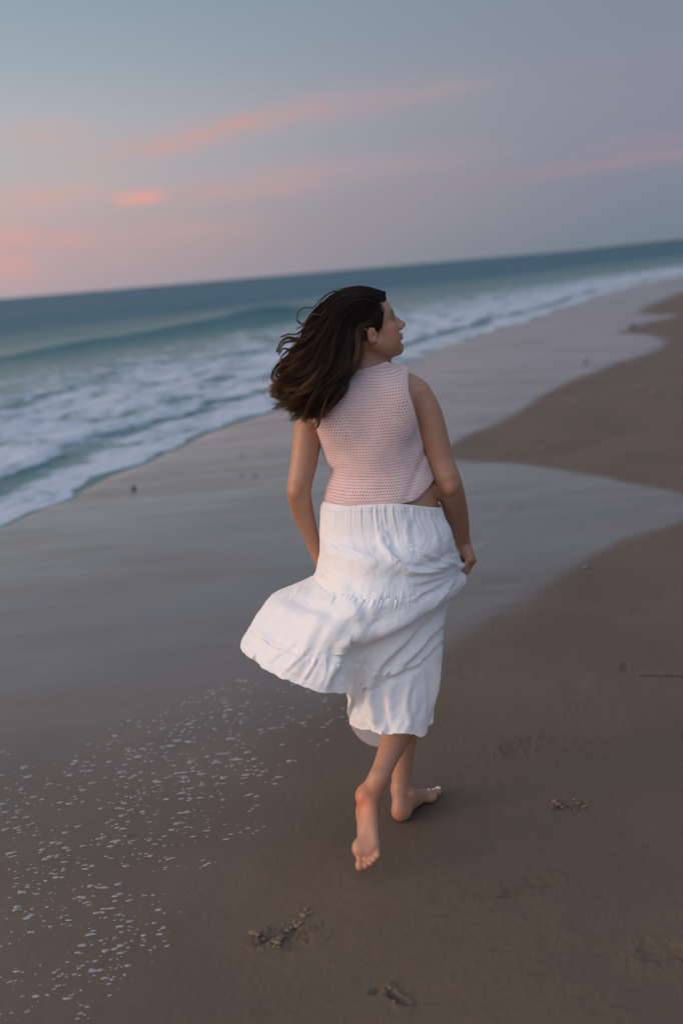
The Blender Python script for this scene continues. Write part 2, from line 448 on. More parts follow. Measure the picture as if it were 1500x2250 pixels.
# choppy open water: most of what one sees are wave faces turned this way, so it mirrors less of the horizon
df = b.n('ShaderNodeBsdfDiffuse'); b.L(b.mix(fmask, b.mix(b.mr(sh, 15, 32), (.010, .125, .130), (.028, .108, .148)), (.45, .50, .56)), df.inputs[0]); b.L(bm.outputs[0], df.inputs['Normal'])
gl = b.n('ShaderNodeBsdfGlossy'); gl.inputs['Roughness'].default_value = .28; b.L(bm.outputs[0], gl.inputs['Normal'])
mx1 = b.n('ShaderNodeMixShader'); mx1.inputs[0].default_value = .20; b.L(df.outputs[0], mx1.inputs[1]); b.L(gl.outputs[0], mx1.inputs[2])
mx2 = b.n('ShaderNodeMixShader'); b.L(b.mr(sh, 9, 34, .42, 1.0), mx2.inputs[0]); b.L(pr.outputs[0], mx2.inputs[1]); b.L(mx1.outputs[0], mx2.inputs[2])
b.L(mx2.outputs[0], m_sea.node_tree.nodes['Material Output'].inputs[0])
Fs = grid_faces(*XS.shape); sf = s.ravel()
Fs = Fs[(sf[Fs] > -.6).any(1)]
used, inv = np.unique(Fs, return_inverse=True)
Vs = np.stack([XS, YS, zz], -1).reshape(-1, 3)[used]
sea = mesh_obj('sea', Vs, inv.reshape(Fs.shape), m_sea, attrs={'foam': foam.ravel()[used], 'offshore': np.clip(s_.ravel()[used], 0, 400) + .35 * np.maximum(DS.ravel()[used] - 130, 0)})
tag(sea, 'grey green sea with foaming surf and one unbroken swell', kind='structure')

# low coast far away on the right
cx_ = np.linspace(0, 1, 60)
hx = 1500 + cx_ * 3400; hy = 7500 - cx_ * 900
hz = 17 * sstep(0, .25, cx_) * (.8 + .3 * vnoise(cx_ * 9, cx_ * 0, seed=90)) + .5
Vh = []
for k_, (wk, hk) in enumerate([(-500, -3), (-250, .6), (0, 1), (300, .7), (700, -3)]):
    Vh.append(np.stack([hx + wk * .12, hy + wk, np.where(hk > 0, hz * hk, -3 + 0 * hz)], -1))
m_land, b, pr = new_mat('far_land'); pr.inputs['Base Color'].default_value = (.045, .06, .065, 1); pr.inputs['Roughness'].default_value = .95
tag(mesh_obj('hills', np.concatenate(Vh), grid_faces(5, 60), m_land), 'low dark line of coast on the far right horizon', kind='structure')
# ================================================================== the woman
class Vol:
    """signed-distance volume on a regular grid, blended smoothly and meshed as one skin"""
    def __init__(s, lo, hi, h):
        s.h = h; s.lo = np.array(lo, float)
        s.n = np.ceil((np.array(hi) - s.lo) / h).astype(int) + 1
        s.d = np.full(s.n, 1.0, np.float32)
    def block(s, lo, hi):
        i0 = np.clip(np.floor((np.array(lo) - s.lo) / s.h).astype(int), 0, s.n - 1)
        i1 = np.clip(np.ceil((np.array(hi) - s.lo) / s.h).astype(int) + 1, 1, s.n)
        ax = [(s.lo[k] + s.h * np.arange(i0[k], i1[k])).astype(np.float32) for k in range(3)]
        X, Y, Z = np.meshgrid(*ax, indexing='ij', sparse=True)
        return (slice(i0[0], i1[0]), slice(i0[1], i1[1]), slice(i0[2], i1[2])), X, Y, Z
    def put(s, f, lo, hi, k=.01, op='add'):
        m = k + .012
        sl, X, Y, Z = s.block(np.array(lo) - m, np.array(hi) + m)
        v = f(X, Y, Z).astype(np.float32); d = s.d[sl]
        if op == 'add':
            hh = np.clip(.5 + .5 * (v - d) / k, 0, 1); s.d[sl] = v + (d - v) * hh - k * hh * (1 - hh)
        elif op == 'sub':
            v = -v; hh = np.clip(.5 - .5 * (v - d) / k, 0, 1); s.d[sl] = d * hh + v * (1 - hh) + k * hh * (1 - hh) if False else np.maximum(d, v) + k * .25 * np.clip(1 - np.abs(d - v) / k, 0, 1) ** 2
        elif op == 'int':
            s.d[sl] = np.maximum(d, v)
    def cone(s, a, b, ra, rb, k=.01, op='add'):
        a = np.array(a, float); b = np.array(b, float); ab = b - a; L2 = float(ab @ ab) + 1e-12; r = max(ra, rb)
        def f(X, Y, Z):
            t = np.clip(((X - a[0]) * ab[0] + (Y - a[1]) * ab[1] + (Z - a[2]) * ab[2]) / L2, 0, 1)
            return np.sqrt((X - a[0] - t * ab[0]) ** 2 + (Y - a[1] - t * ab[1]) ** 2 + (Z - a[2] - t * ab[2]) ** 2) - (ra + (rb - ra) * t)
        s.put(f, np.minimum(a, b) - r, np.maximum(a, b) + r, k, op)
    def chain(s, pts, k=.012, n=22):
        """one tapered limb through several joints, without lumps where its pieces meet"""
        c = catmull([tuple(a) + (r,) for a, r in pts], n)
        m = c[:, 3].max()
        def f(X, Y, Z):
            best = None
            for i in range(n - 1):
                a, ab = c[i, :3], c[i + 1, :3] - c[i, :3]; L2 = float(ab @ ab) + 1e-12
                t = np.clip(((X - a[0]) * ab[0] + (Y - a[1]) * ab[1] + (Z - a[2]) * ab[2]) / L2, 0, 1)
                v = np.sqrt((X - a[0] - t * ab[0]) ** 2 + (Y - a[1] - t * ab[1]) ** 2 + (Z - a[2] - t * ab[2]) ** 2) - (c[i, 3] + (c[i + 1, 3] - c[i, 3]) * t)
                best = v if best is None else np.minimum(best, v)
            return best
        s.put(f, c[:, :3].min(0) - m, c[:, :3].max(0) + m, k)
    def ell(s, c, r, M=None, k=.01, op='add'):
        c = np.array(c, float); r = np.array(r, float); M = np.eye(3) if M is None else np.array(M)
        ext = np.sqrt(((M * r[None, :]) ** 2).sum(1))
        def f(X, Y, Z):
            x, y, z = X - c[0], Y - c[1], Z - c[2]
            u = [(x * M[0, i] + y * M[1, i] + z * M[2, i]) / r[i] for i in range(3)]
            k0 = np.sqrt(u[0] ** 2 + u[1] ** 2 + u[2] ** 2)
            k1 = np.sqrt((u[0] / r[0]) ** 2 + (u[1] / r[1]) ** 2 + (u[2] / r[2]) ** 2) + 1e-9
            return k0 * (k0 - 1) / k1
        s.put(f, c - ext, c + ext, k, op)
    def loft(s, rows, k=.03, op='add', extra=None):
        """rows: (z, cx, cy, rx, ry) from low to high"""
        A = np.array(sorted(rows), float); z = A[:, 0]
        zz_ = np.linspace(z[0], z[-1], 200)
        from_cr = np.stack([np.interp(zz_, z, A[:, i]) for i in range(1, 5)])
        ker = np.hanning(21); ker /= ker.sum()
        sm = np.stack([np.convolve(np.pad(c, 10, mode='edge'), ker, 'valid') for c in from_cr])
        def f(X, Y, Z):
            Zf = Z + 0 * X + 0 * Y
            cx, cy, rx, ry = [np.interp(Z.ravel(), zz_, sm[i]).reshape(Z.shape) for i in range(4)]
            q = np.sqrt(((X - cx) / rx) ** 2 + ((Y - cy) / ry) ** 2)
            d = (q - 1) * np.minimum(rx, ry) * (1 + .0)
            dz = np.maximum(Zf - z[-1], z[0] - Zf)
            d = np.where(dz > 0, np.sqrt(np.maximum(d, 0) ** 2 + dz ** 2), np.maximum(d, np.maximum(dz, -.05)))
            if extra is not None: d = d + extra(X, Y, Z)
            return d
        mx = A[:, 3].max(); my = A[:, 4].max()
        s.put(f, (A[:, 1].min() - mx, A[:, 2].min() - my, z[0]), (A[:, 1].max() + mx, A[:, 2].max() + my, z[-1]), k, op)
    def mesh(s):
        d = s.d; n = d.shape; sg = d < 0
        act = np.zeros([k - 1 for k in n], bool)
        base_ = sg[:-1, :-1, :-1]
        for dx in (0, 1):
            for dy in (0, 1):
                for dz in (0, 1):
                    act |= sg[dx:n[0] - 1 + dx, dy:n[1] - 1 + dy, dz:n[2] - 1 + dz] != base_
        I = np.argwhere(act); idx = np.full(act.shape, -1, np.int32); idx[act] = np.arange(len(I))
        acc = np.zeros((len(I), 3)); cnt = np.zeros(len(I))
        cs = [(a, b_, c) for a in (0, 1) for b_ in (0, 1) for c in (0, 1)]
        for p in cs:
            for ax_ in range(3):
                if p[ax_]: continue
                q = list(p); q[ax_] = 1
                v0 = d[I[:, 0] + p[0], I[:, 1] + p[1], I[:, 2] + p[2]]; v1 = d[I[:, 0] + q[0], I[:, 1] + q[1], I[:, 2] + q[2]]
                m = (v0 < 0) != (v1 < 0)
                t = np.where(m, v0 / np.where(v0 == v1, 1, v0 - v1), 0)
                pt = np.tile(np.array(p, float), (len(I), 1)); pt[:, ax_] += t
                acc[m] += pt[m]; cnt[m] += 1
        V = (I + acc / cnt[:, None]) * s.h + s.lo
        F = []
        for ax_ in range(3):
            o = [k for k in range(3) if k != ax_]
            a = [slice(None)] * 3; b_ = [slice(None)] * 3
            a[ax_] = slice(0, n[ax_] - 1); b_[ax_] = slice(1, n[ax_])
            S0 = sg[tuple(a)]; S1 = sg[tuple(b_)]
            E_ = np.argwhere(S0 != S1)
            m = (E_[:, o[0]] > 0) & (E_[:, o[1]] > 0) & (E_[:, o[0]] < n[o[0]] - 1) & (E_[:, o[1]] < n[o[1]] - 1)
            E_ = E_[m]; fl = S0[E_[:, 0], E_[:, 1], E_[:, 2]]
            def at(di, dj):
                C = E_.copy(); C[:, o[0]] -= di; C[:, o[1]] -= dj
                return idx[C[:, 0], C[:, 1], C[:, 2]]
            q = np.stack([at(1, 1), at(0, 1), at(0, 0), at(1, 0)], 1)
            if ax_ == 1: fl = ~fl
            q[~fl] = q[~fl][:, ::-1]; F.append(q)
        return V, np.concatenate(F)


def relax(V, F, it=2, lam=.5, mu=-.52):
    """volume-keeping smoothing"""
    e = np.concatenate([F[:, [0, 1]], F[:, [1, 2]], F[:, [2, 3]], F[:, [3, 0]]])
    n = len(V); cnt = np.bincount(e[:, 0], minlength=n) + np.bincount(e[:, 1], minlength=n) + 1e-9
    for _ in range(it):
        for w in (lam, mu):
            a = np.stack([np.bincount(e[:, 0], V[e[:, 1], k], n) + np.bincount(e[:, 1], V[e[:, 0], k], n) for k in range(3)], 1)
            V = V + w * (a / cnt[:, None] - V)
    return V


def nrm(v): v = np.array(v, float); return v / np.linalg.norm(v)


DB = 3.27
PXM = lambda px: px / 750.0

# ---- torso / limbs
BV = Vol((-.26, 2.78, -.012), (.50, 3.62, 1.68), .0031)
trows = []
for (y, cx, w, ry, dd) in [(846, 795, 88, .075, 0), (880, 797, 100, .092, 0), (920, 803, 104, .104, .01), (960, 811, 98, .100, .012), (1000, 820, 94, .094, .006),
                           (1040, 833, 94, .088, -.002), (1080, 837, 118, .102, -.006), (1110, 843, 118, .104, -.01), (1150, 846, 118, .108, -.014), (1200, 848, 124, .112, -.014),
                           (1250, 850, 122, .108, -.008), (1290, 850, 108, .095, 0)]:
    q = P(cx, y, DB + dd); trows.append((q[2], q[0], q[1], PXM(w), ry))
BV.loft(trows, k=.03)
# buttocks, spine groove is hidden under cloth
BV.ell(P(805, 1235, DB - .045), (.070, .070, .08), k=.04); BV.ell(P(888, 1233, DB - .045), (.070, .070, .08), k=.04)
# neck and shoulders
C7 = P(800, 850, DB + .01)
SR, SL = P(920, 870, DB), P(692, 888, DB)
HO = P(805, 720, DB)                       # head centre
HS = .93
cy_, sy_ = math.cos(R_(13)), math.sin(R_(13)); cp_, sp_ = math.cos(R_(17)), math.sin(R_(17))
hx_ = np.array([cy_ * cp_, sy_ * cp_, sp_]); hy_ = np.array([-sy_, cy_, 0]); hz_ = np.cross(hx_, hy_)
HM = np.stack([hx_, hy_, hz_], 1)
def Hd(x, y, z): return HO + HM @ (HS * np.array([x, y, z]))
BV.cone(Hd(-.020, 0, -.045), C7 + (0, -.005, 0), .046, .052, k=.022)
BV.cone(Hd(.016, 0, -.06), P(816, 850, DB + .04), .040, .046, k=.022)
BV.cone(P(800, 838, DB), P(893, 852, DB), .046, .042, k=.04)
BV.cone(P(800, 842, DB), P(712, 868, DB), .046, .042, k=.04)
BV.ell(P(868, 905, DB - .07), (.055, .026, .07), k=.05); BV.ell(P(742, 915, DB - .07), (.055, .026, .07), k=.05)
ER, WR = P(993, 1060, 3.25), P(1016, 1186, 3.42)
EL, WL = P(659, 1078, 3.25), P(693, 1196, 3.43)
lerp = lambda a, b_, t: a + (b_ - a) * t
# arms
_D = lambda t: 3.25 + .18 * t
BV.chain([(P(915, 868, DB), .044), (P(934, 905, DB - .002), .0455), (P(950, 952, 3.262), .0425), (P(967, 1010, 3.255), .0375), (P(986, 1062, 3.25), .0375), (P(998, 1112, _D(.4)), .0375),
          (P(1009, 1158, _D(.75)), .0300), (P(1017, 1195, 3.43), .0215)], k=.02)
ER, WR = P(987, 1064, 3.25), P(1017, 1195, 3.43)
BV.ell(ER + (-.002, -.026, -.006), (.015, .014, .018), k=.018)
BV.chain([(P(703, 884, DB), .042), (P(684, 915, DB), .0435), (P(675, 965, DB - .004), .0415), (P(667, 1020, 3.255), .0385), (P(657, 1075, 3.25), .0350), (P(662, 1113, _D(.35)), .0340),
          (P(675, 1155, _D(.7)), .0275), (P(690, 1195, 3.43), .0215)], k=.02)
EL, WL = P(656, 1076, 3.25), P(690, 1195, 3.43)
BV.ell(EL + (-.010, -.020, -.006), (.014, .014, .018), k=.018)
lerp = lambda a, b_, t: a + (b_ - a) * t


def hand(wrist, knuck, width, bend, tipdir, wr_r=.021):
    """palm from the wrist to the knuckle line, four curled fingers and a thumb closed on cloth"""
    ax = nrm(knuck - wrist); wd = nrm(width - ax * (width @ ax)); pn = nrm(bend)      # pn: palm side
    BV.cone(wrist, lerp(wrist, knuck, .35), wr_r, .019, k=.012)
    for q in (-1, 0, 1):
        BV.cone(lerp(wrist, knuck, .30) + wd * q * .012, knuck + wd * q * .021, .0150, .0118, k=.010)
    BV.ell(lerp(wrist, knuck, .62), (.034, .030, .0145), M=np.stack([ax, wd, np.cross(ax, wd)], 1), k=.01)
    lens = [(.036, .024, .017), (.041, .027, .018), (.038, .025, .018), (.029, .019, .016)]
    for i, (a, c, e) in enumerate(lens):                       # index .. little
        o = (1.5 - i) * .0182
        p0 = knuck + wd * o - ax * abs(o) * .12
        r = (.0090, .0092, .0088, .0078)[i]
        p1 = p0 + nrm(ax * .72 + pn * .65 + wd * .05 * o / .02) * a
        p2 = p1 + nrm(-ax * .15 + pn * 1.0) * c
        p3 = p2 + nrm(-ax * .9 + pn * .35) * e
        BV.cone(p0, p1, r * 1.08, r, k=.004); BV.cone(p1, p2, r, r * .93, k=.003); BV.cone(p2, p3, r * .92, r * .8, k=.003)
        BV.ell(p0 - pn * .003, (.0095,) * 3, k=.006)
    t0 = lerp(wrist, knuck, .28) + wd * .022 + pn * .006
    t1 = t0 + nrm(ax * .75 + pn * .55 + wd * .35) * .036
    t2 = t1 + nrm(ax * .75 + pn * .55 - wd * .15) * .028
    t3 = t2 + nrm(ax * .6 + pn * .6 - wd * .35) * .020
    BV.cone(t0, t1, .0150, .0118, k=.008); BV.cone(t1, t2, .0112, .0098, k=.004); BV.cone(t2, t3, .0098, .0085, k=.003)


KR = P(1034, 1232, 3.405)
hand(WR, KR, np.array([.12, 1.0, .10]), np.array([-1.0, .15, .0]), None)
KL = P(702, 1240, 3.49)
hand(WL, KL, np.array([-.1, 1.0, .25]), np.array([1.0, .1, -.1]), None)

# ---- legs
HR, HL = P(905, 1225, DB), P(795, 1228, DB)
KRn, AR = P(926, 1478, 3.31), P(833, 1708, 3.085)
KLn = np.array([.165, 3.40, .47]); AL = P(880, 1735, 3.325)
BV.chain([(HR, .080), (lerp(HR, KRn, .4), .066), (lerp(HR, KRn, .8), .054), (KRn, .051)], k=.03)
BV.chain([(KRn, .053), (lerp(KRn, AR, .22), .056), (lerp(KRn, AR, .38), .057), (lerp(KRn, AR, .58), .047), (lerp(KRn, AR, .8), .034), (AR, .029)], k=.02)
BV.chain([(HL, .080), (lerp(HL, KLn, .4), .068), (lerp(HL, KLn, .8), .059), (KLn, .054)], k=.03)
BV.chain([(KLn, .052), (lerp(KLn, AL, .25), .055), (lerp(KLn, AL, .45), .050), (lerp(KLn, AL, .7), .037), (lerp(KLn, AL, .88), .031), (AL, .030)], k=.02)
TOES = []


def foot(O, ex, ez, med, ankle, splay=0.0, nm=''):
    ex = nrm(ex); ez = nrm(ez - ex * (ez @ ex)); ey = nrm(med - ex * (med @ ex) - ez * (med @ ez))
    M = np.stack([ex, ey, ez], 1)
    L = lambda x, y, z: O + M @ np.array([x, y, z])
    BV.ell(L(.030, 0, .031), (.036, .0310, .0325), M=M, k=.018)
    BV.cone(ankle, L(.034, 0, .036), .0265, .026, k=.012)
    BV.cone(ankle, L(.075, .003, .060), .026, .0275, k=.012)
    BV.cone(L(.02, 0, .050), lerp(ankle, L(.02, 0, .05), .3) , .017, .016, k=.02)
    for q in (-1, 1): BV.ell(L(.056, q * .029, .078 + .004 * q), (.006,) * 3, M=M, k=.020)
    BV.cone(L(.070, .004, .058), L(.150, .010, .030), .030, .019, k=.02)
    BV.ell(L(.105, -.006, .027), (.066, .0275, .0235), M=M, k=.018)
    BV.cone(L(.05, -.016, .018), L(.165, -.024, .013), .0165, .0125, k=.012)
    BV.ell(L(.174, .003, .0165), (.031, .0390, .0165), M=M, k=.012)
    BV.ell(L(.176, .023, .0175), (.026, .0190, .0178), M=M, k=.01)
    BV.ell(L(.104, .034, -.004), (.042, .020, .017), M=M, k=.016, op='sub')
    toes = [(.190, .024, .0140, .226, .0215, .0130, .0135, .0138), (.190, .0065, .0125, .2260, .0045, .0095, .0095, .0090), (.187, -.0080, .012, .2190, -.0090, .0090, .0088, .0084),
            (.182, -.0200, .012, .2100, -.0205, .0088, .0084, .0081), (.174, -.0305, .0115, .1990, -.0310, .0088, .0082, .0082)]
    for (x0, y0, z0, x1, y1, z1, r0, r1) in toes:
        a = L(x0 - .006, y0, z0 + .004); b_ = L(x1, y1, z1 + .002)
        BV.cone(a, lerp(a, b_, .80), r0 * .86, r0 * .70, k=.004)
        BV.ell(L(x1 - r1 * .25, y1, z1 - .0008), (r1 * 1.18, r1 * 1.0, r1 * .98), M=M, k=.0022)
        TOES.append((L(x1 + r1 * .15, y1, z1 + r1 * .82), M, r1))
    return M


# raised right foot: sole towards the camera, toes hanging
RH = P(800, 1747, 3.045); RT = P(806, 1912, 2.935)
Rex = nrm(RT - RH)
Rez = np.array([.16, .95, -.2]); Rmed = np.array([-1.0, .3, 0])
print('foot len', np.linalg.norm(RT - RH), 'toe z', RT[2])
_o = RH - Rex * .030
foot(_o, Rex, Rez, Rmed, AR)
# planted left foot, turned out to the right
LO = np.array([.092, 3.277, -.003]); Lex = np.array([.56, .83, 0.0])
foot(LO, Lex, np.array([0, 0, 1.0]), np.array([.83, -.56, 0]), AL + (0, 0, .004))

# ---- head in profile, chin lifted
E = lambda c, r, k=.012, op='add': BV.ell(Hd(*c), np.array(r) * HS, M=HM, k=k, op=op)
K = lambda a, b_, ra, rb, k=.01, op='add': BV.cone(Hd(*a), Hd(*b_), ra * HS, rb * HS, k=k, op=op)
E((-.008, 0, .022), (.096, .076, .088), .02)
E((.040, 0, .030), (.047, .060, .052), .02)
E((.028, 0, -.040), (.056, .056, .066), .02)
E((.058, 0, -.058), (.030, .036, .034), .018)
for q in (-1, 1):
    K((-.002, q * .052, -.050), (.052, q * .022, -.094), .020, .0165, .018)
    E((.052, q * .040, -.028), (.027, .020, .024), .015)
    E((.048, q * .036, -.058), (.028, .020, .028), .016)
    K((.078, q * .012, .016), (.066, q * .042, .016), .0110, .0100, .010)
K((.066, -.010, -.099), (.066, .010, -.099), .0155, .0155, .014)      # chin
E((.076, 0, -.094), (.0125, .014, .0125), .008)
E((.081, 0, .010), (.012, .020, .014), .010)
for q in (-1, 1): E((.0905, q * .030, -.004), (.017, .019, .0135), .010, 'sub')
for q in (-1, 1):
    E((.0700, q * .031, -.004), (.0130, .0155, .0120), .003)
    K((.0815, q * .020, .0035), (.0760, q * .043, .0010), .0034, .0030, .003)
K((.0865, 0, .004), (.1065, 0, -.0310), .0072, .0095, .008)           # nose
E((.1090, 0, -.0345), (.0105, .0098, .0088), .004)
for q in (-1, 1): E((.0965, q * .0115, -.0385), (.0100, .0070, .0075), .004)
K((.062, 0, -.012), (.092, 0, -.034), .0150, .0120, .008); K((.070, 0, .004), (.086, 0, -.020), .0100, .0110, .006)
K((.0885, -.010, -.0600), (.0885, .010, -.0600), .0068, .0068, .004)  # lips
E((.0945, 0, -.0605), (.0048, .013, .0042), .003)
E((.0900, 0, -.0720), (.0070, .014, .0058), .004)
E((.0995, 0, -.0663), (.0065, .026, .0016), .002, 'sub')
E((.0930, 0, -.0815), (.0070, .018, .0050), .006, 'sub')
# ears
th = R_(-18)
for q in (-1, 1):
    EM = HM @ np.array([[math.cos(th), 0, -math.sin(th)], [0, 1, 0], [math.sin(th), 0, math.cos(th)]])
    BV.ell(Hd(-.012, q * .0785, -.016), np.array((.0135, .0075, .0245)), M=EM, k=.003)
    BV.ell(Hd(-.010, q * .0868, -.014), np.array((.0098, .0052, .0180)), M=EM, k=.002, op='sub')
    BV.ell(Hd(-.0125, q * .0800, -.010), np.array((.0060, .0050, .0120)), M=EM, k=.003)
    BV.ell(Hd(-.004, q * .0850, -.020), np.array((.0055, .0065, .0085)), M=EM, k=.002, op='sub')
    E((-.006, q * .0770, -.038), (.0070, .0055, .0080), .004)
    E((.002, q * .078, -.020), (.0045, .0055, .006), .003)

bv, bf = BV.mesh(); bv = relax(bv, bf, 2)
print('body', len(bv))
hl = (bv - HO) @ HM / HS                     # head-local coordinates
dist = lambda p: np.linalg.norm(bv - np.array(p), axis=1)
col = np.tile(np.array([.365, .184, .108]), (len(bv), 1))
def blend(m, c):
    global col
    m = np.clip(m, 0, 1)[:, None]; col = col * (1 - m) + np.array(c) * m
blend(.35 * np.clip(fbm(bv[:, 0] * 22, bv[:, 1] * 22, bv[:, 2] * 22, seed=5, oct=3), 0, 1), (0.400, 0.170, 0.102))
g = lambda p, r: np.exp(-(dist(p) / r) ** 2)
blend(.90 * g(RH + (-.004, -.015, -.010), .048), (.50, .140, .058))         # flushed heels, elbows, toes
blend(.45 * g(lerp(RH, RT, .78), .045), (0.496, 0.204, 0.114)); blend(.5 * g(RT, .035), (0.464, 0.184, 0.102))
blend(.5 * g(LO + (.0, 0, .02), .035), (0.480, 0.163, 0.090)); blend(.6 * g(ER + (0, -.03, 0), .022), (0.368, 0.136, 0.078)); blend(.6 * g(EL + (-.02, -.03, 0), .022), (0.400, 0.150, 0.078))
blend(.45 * g(KL, .05), (0.464, 0.163, 0.090)); blend(.35 * g(KR, .05), (0.400, 0.156, 0.096))
for q in (-1, 1): blend(.45 * g(Hd(.055, q * .05, -.03), .028), (0.496, 0.177, 0.114)); blend(.5 * g(Hd(-.01, q * .08, -.02), .022), (0.464, 0.163, 0.102))
hc = (hl[:, 2] > -.2)
lip = np.exp(-(((hl[:, 0] - .093) / .009) ** 2 + (hl[:, 1] / .020) ** 2 + ((hl[:, 2] + .066) / .0085) ** 2) ** 2); blend(.8 * lip * hc, (.36, .10, .09))
for q in (-1, 1):
    br = np.exp(-((np.abs(hl[:, 1] - q * .030) / .023) ** 4 + ((hl[:, 2] - .0205 - .0 * hl[:, 0]) / .0066) ** 2)) * (hl[:, 0] > .055); blend(.9 * br, (.045, .025, .018))
    ey = np.exp(-((np.abs(hl[:, 1] - q * .030) / .0185) ** 4 + ((hl[:, 2] + .0015) / .0076) ** 2)) * (hl[:, 0] > .058); blend(.92 * ey, (.03, .018, .015))
# hair-covered scalp
sc = sstep(.002, -.006, hl[:, 0] - (.060 - .9 * np.clip(-hl[:, 2] + .035, 0, 1) * .9)) * sstep(-.035, -.02, hl[:, 2]) * (np.linalg.norm(hl, axis=1) < .15)
isear = (np.abs(hl[:, 1]) > .0735) & (hl[:, 0] > -.032) & (hl[:, 0] < .022) & (hl[:, 2] < .018)
blend(sc * ~isear, (.02, .012, .009))
m_skin, b, pr = new_mat('skin')
ca = b.n('ShaderNodeAttribute', attribute_name='tone').outputs['Color']
tc = b.n('ShaderNodeTexCoord').outputs['Object']
nsk = b.noise(tc, 260, 3, .6).outputs[0]; nsk2 = b.noise(tc, 60, 3, .6).outputs[0]
b.L(b.mix(b.mr(nsk2, .42, .72, 0, .38), ca, b.mix(.5, ca, (.24, .09, .055))), pr.inputs['Base Color'])
pr.inputs['Roughness'].default_value = .48
pr.inputs['Subsurface Weight'].default_value = .12; pr.inputs['Subsurface Radius'].default_value = (.9, .35, .2); pr.inputs['Subsurface Scale'].default_value = .012
bm = b.n('ShaderNodeBump'); bm.inputs['Distance'].default_value = .0006; bm.inputs['Strength'].default_value = .5
b.L(nsk, bm.inputs['Height']); b.L(bm.outputs[0], pr.inputs['Normal'])

person = bpy.data.objects.new('person', None); scene.collection.objects.link(person)
person.location = (.13, 3.30, 0); bpy.context.view_layer.update()
tag(person, 'barefoot person in pink knit top and white skirt walking away, dark wavy hair blown left', 'person')
body = mesh_obj('body', bv, bf, m_skin, person, cols=col)

m_nail, b, pr = new_mat('nail'); pr.inputs['Base Color'].default_value = (.80, .66, .66, 1); pr.inputs['Roughness'].default_value = .2
for (c, M, r) in TOES[5:]:
    t_ = np.linspace(0, 2 * np.pi, 16, endpoint=False); rr_ = np.linspace(0, 1, 5)
    a, rr2 = np.meshgrid(t_, rr_, indexing='xy')
    x = rr2 * np.cos(a) * r * .85; y = rr2 * np.sin(a) * r * .66; z = r * .32 * (1 - rr2 ** 2) - .25 * r * (y / r) ** 2 - .0006
    Vn = c + np.stack([x, y, z], -1).reshape(-1, 3) @ M.T
    mesh_obj('toenail', Vn, grid_faces(5, 16, True), m_nail, body)

# ------------------------------------------------------------------ knitted top
TV = Vol((-.12, 3.05, .93), (.36, 3.50, 1.47), .0027)
trw = []
for (y, cx, w, ry, dd) in [(838, 791, 98, .080, .0), (850, 792, 106, .088, 0), (880, 796, 112, .100, 0), (935, 805, 115, .116, .006), (985, 819, 113.5, .117, .006), (1030, 833, 111, .112, .0),
                           (1058, 833, 121, .118, -.004), (1082, 833, 124, .124, -.008), (1105, 834, 125, .128, -.008), (1135, 834, 124, .130, -.008)]:
    q = P(cx, y, DB + dd); trw.append((q[2], q[0], q[1], PXM(w), ry))
def folds(X, Y, Z):
    Zf = Z + 0 * X + 0 * Y; Xf = X + 0 * Zf; Yf = Y + 0 * Zf
    a = fbm(Xf * 9 + Zf * 4, Yf * 9, Zf * 7 - Xf * 5, seed=77, oct=2)
    c0 = P(722, 1042, 3.2); dL = Xf - c0[0]; dZ = Zf - c0[2] - .30 * dL
    cr_ = .006 * np.exp(-(dZ / .013) ** 2) * np.exp(-(np.maximum(dL, 0) / .05) ** 2)
    c1 = P(930, 1010, 3.2); d1_ = (Zf - c1[2]) - 1.6 * (Xf - c1[0])
    cr2 = .005 * np.exp(-(d1_ / .02) ** 2) * np.exp(-((Xf - c1[0]) / .06) ** 2)
    return (.0035 * a + cr_ + cr2).astype(np.float32)
TV.loft(trw, k=.03, extra=folds)
TV.cone(P(802, 846, DB + .004), P(808, 808, DB + .002), .086, .070, k=.03)
TV.ell(P(862, 866, DB - .02), (.052, .060, .055), k=.04); TV.ell(P(725, 886, DB - .02), (.052, .060, .055), k=.04)
TV.cone(P(850, 826, DB), P(897, 836, DB), .038, .035, k=.035); TV.cone(P(742, 842, DB), P(690, 868, DB), .038, .034, k=.035)
TV.ell(P(868, 905, DB - .078), (.058, .028, .07), k=.05); TV.ell(P(742, 915, DB - .078), (.058, .028, .07), k=.05)
outer = TV.d.copy()
sl, X, Y, Z = TV.block((-9, -9, -9), (9, 9, 9))
X, Y, Z = [np.asarray(q) for q in (X, Y, Z)]
def capd(a, b_, ra, rb=None):
    a = np.array(a); b_ = np.array(b_); ab = b_ - a; rb = ra if rb is None else rb
    t = np.clip(((X - a[0]) * ab[0] + (Y - a[1]) * ab[1] + (Z - a[2]) * ab[2]) / (ab @ ab), 0, 1)
    return np.sqrt((X - a[0] - t * ab[0]) ** 2 + (Y - a[1] - t * ab[1]) ** 2 + (Z - a[2] - t * ab[2]) ** 2) - (ra + (rb - ra) * t)
def cap2(a, b_, r):
    a = np.array(a); b_ = np.array(b_); ab = (b_ - a)[[0, 2]]
    t = np.clip(((X - a[0]) * ab[0] + (Z - a[2]) * ab[1]) / (ab @ ab), 0, 1)
    return np.sqrt((X - a[0] - t * ab[0]) ** 2 + (Z - a[2] - t * ab[1]) ** 2) - r + 0 * Y
DK = DB - .06
cutR = np.minimum(cap2(P(952, 850, DK), P(984, 955, DK), .072), cap2(P(952, 850, DK), P(958, 760, DK), .072))
cutL = np.minimum(cap2(P(631, 882, DK), P(634, 940, DK), .070), cap2(P(631, 882, DK), P(628, 790, DK), .070))
nl = np.array([P(x_, y_, DK) for x_, y_ in [(640, 872), (690, 857), (722, 838), (745, 825), (771, 816), (800, 810), (830, 802), (848, 796), (895, 809), (960, 830)]])
neckc = np.interp(X, nl[:, 0], nl[:, 2]) - Z
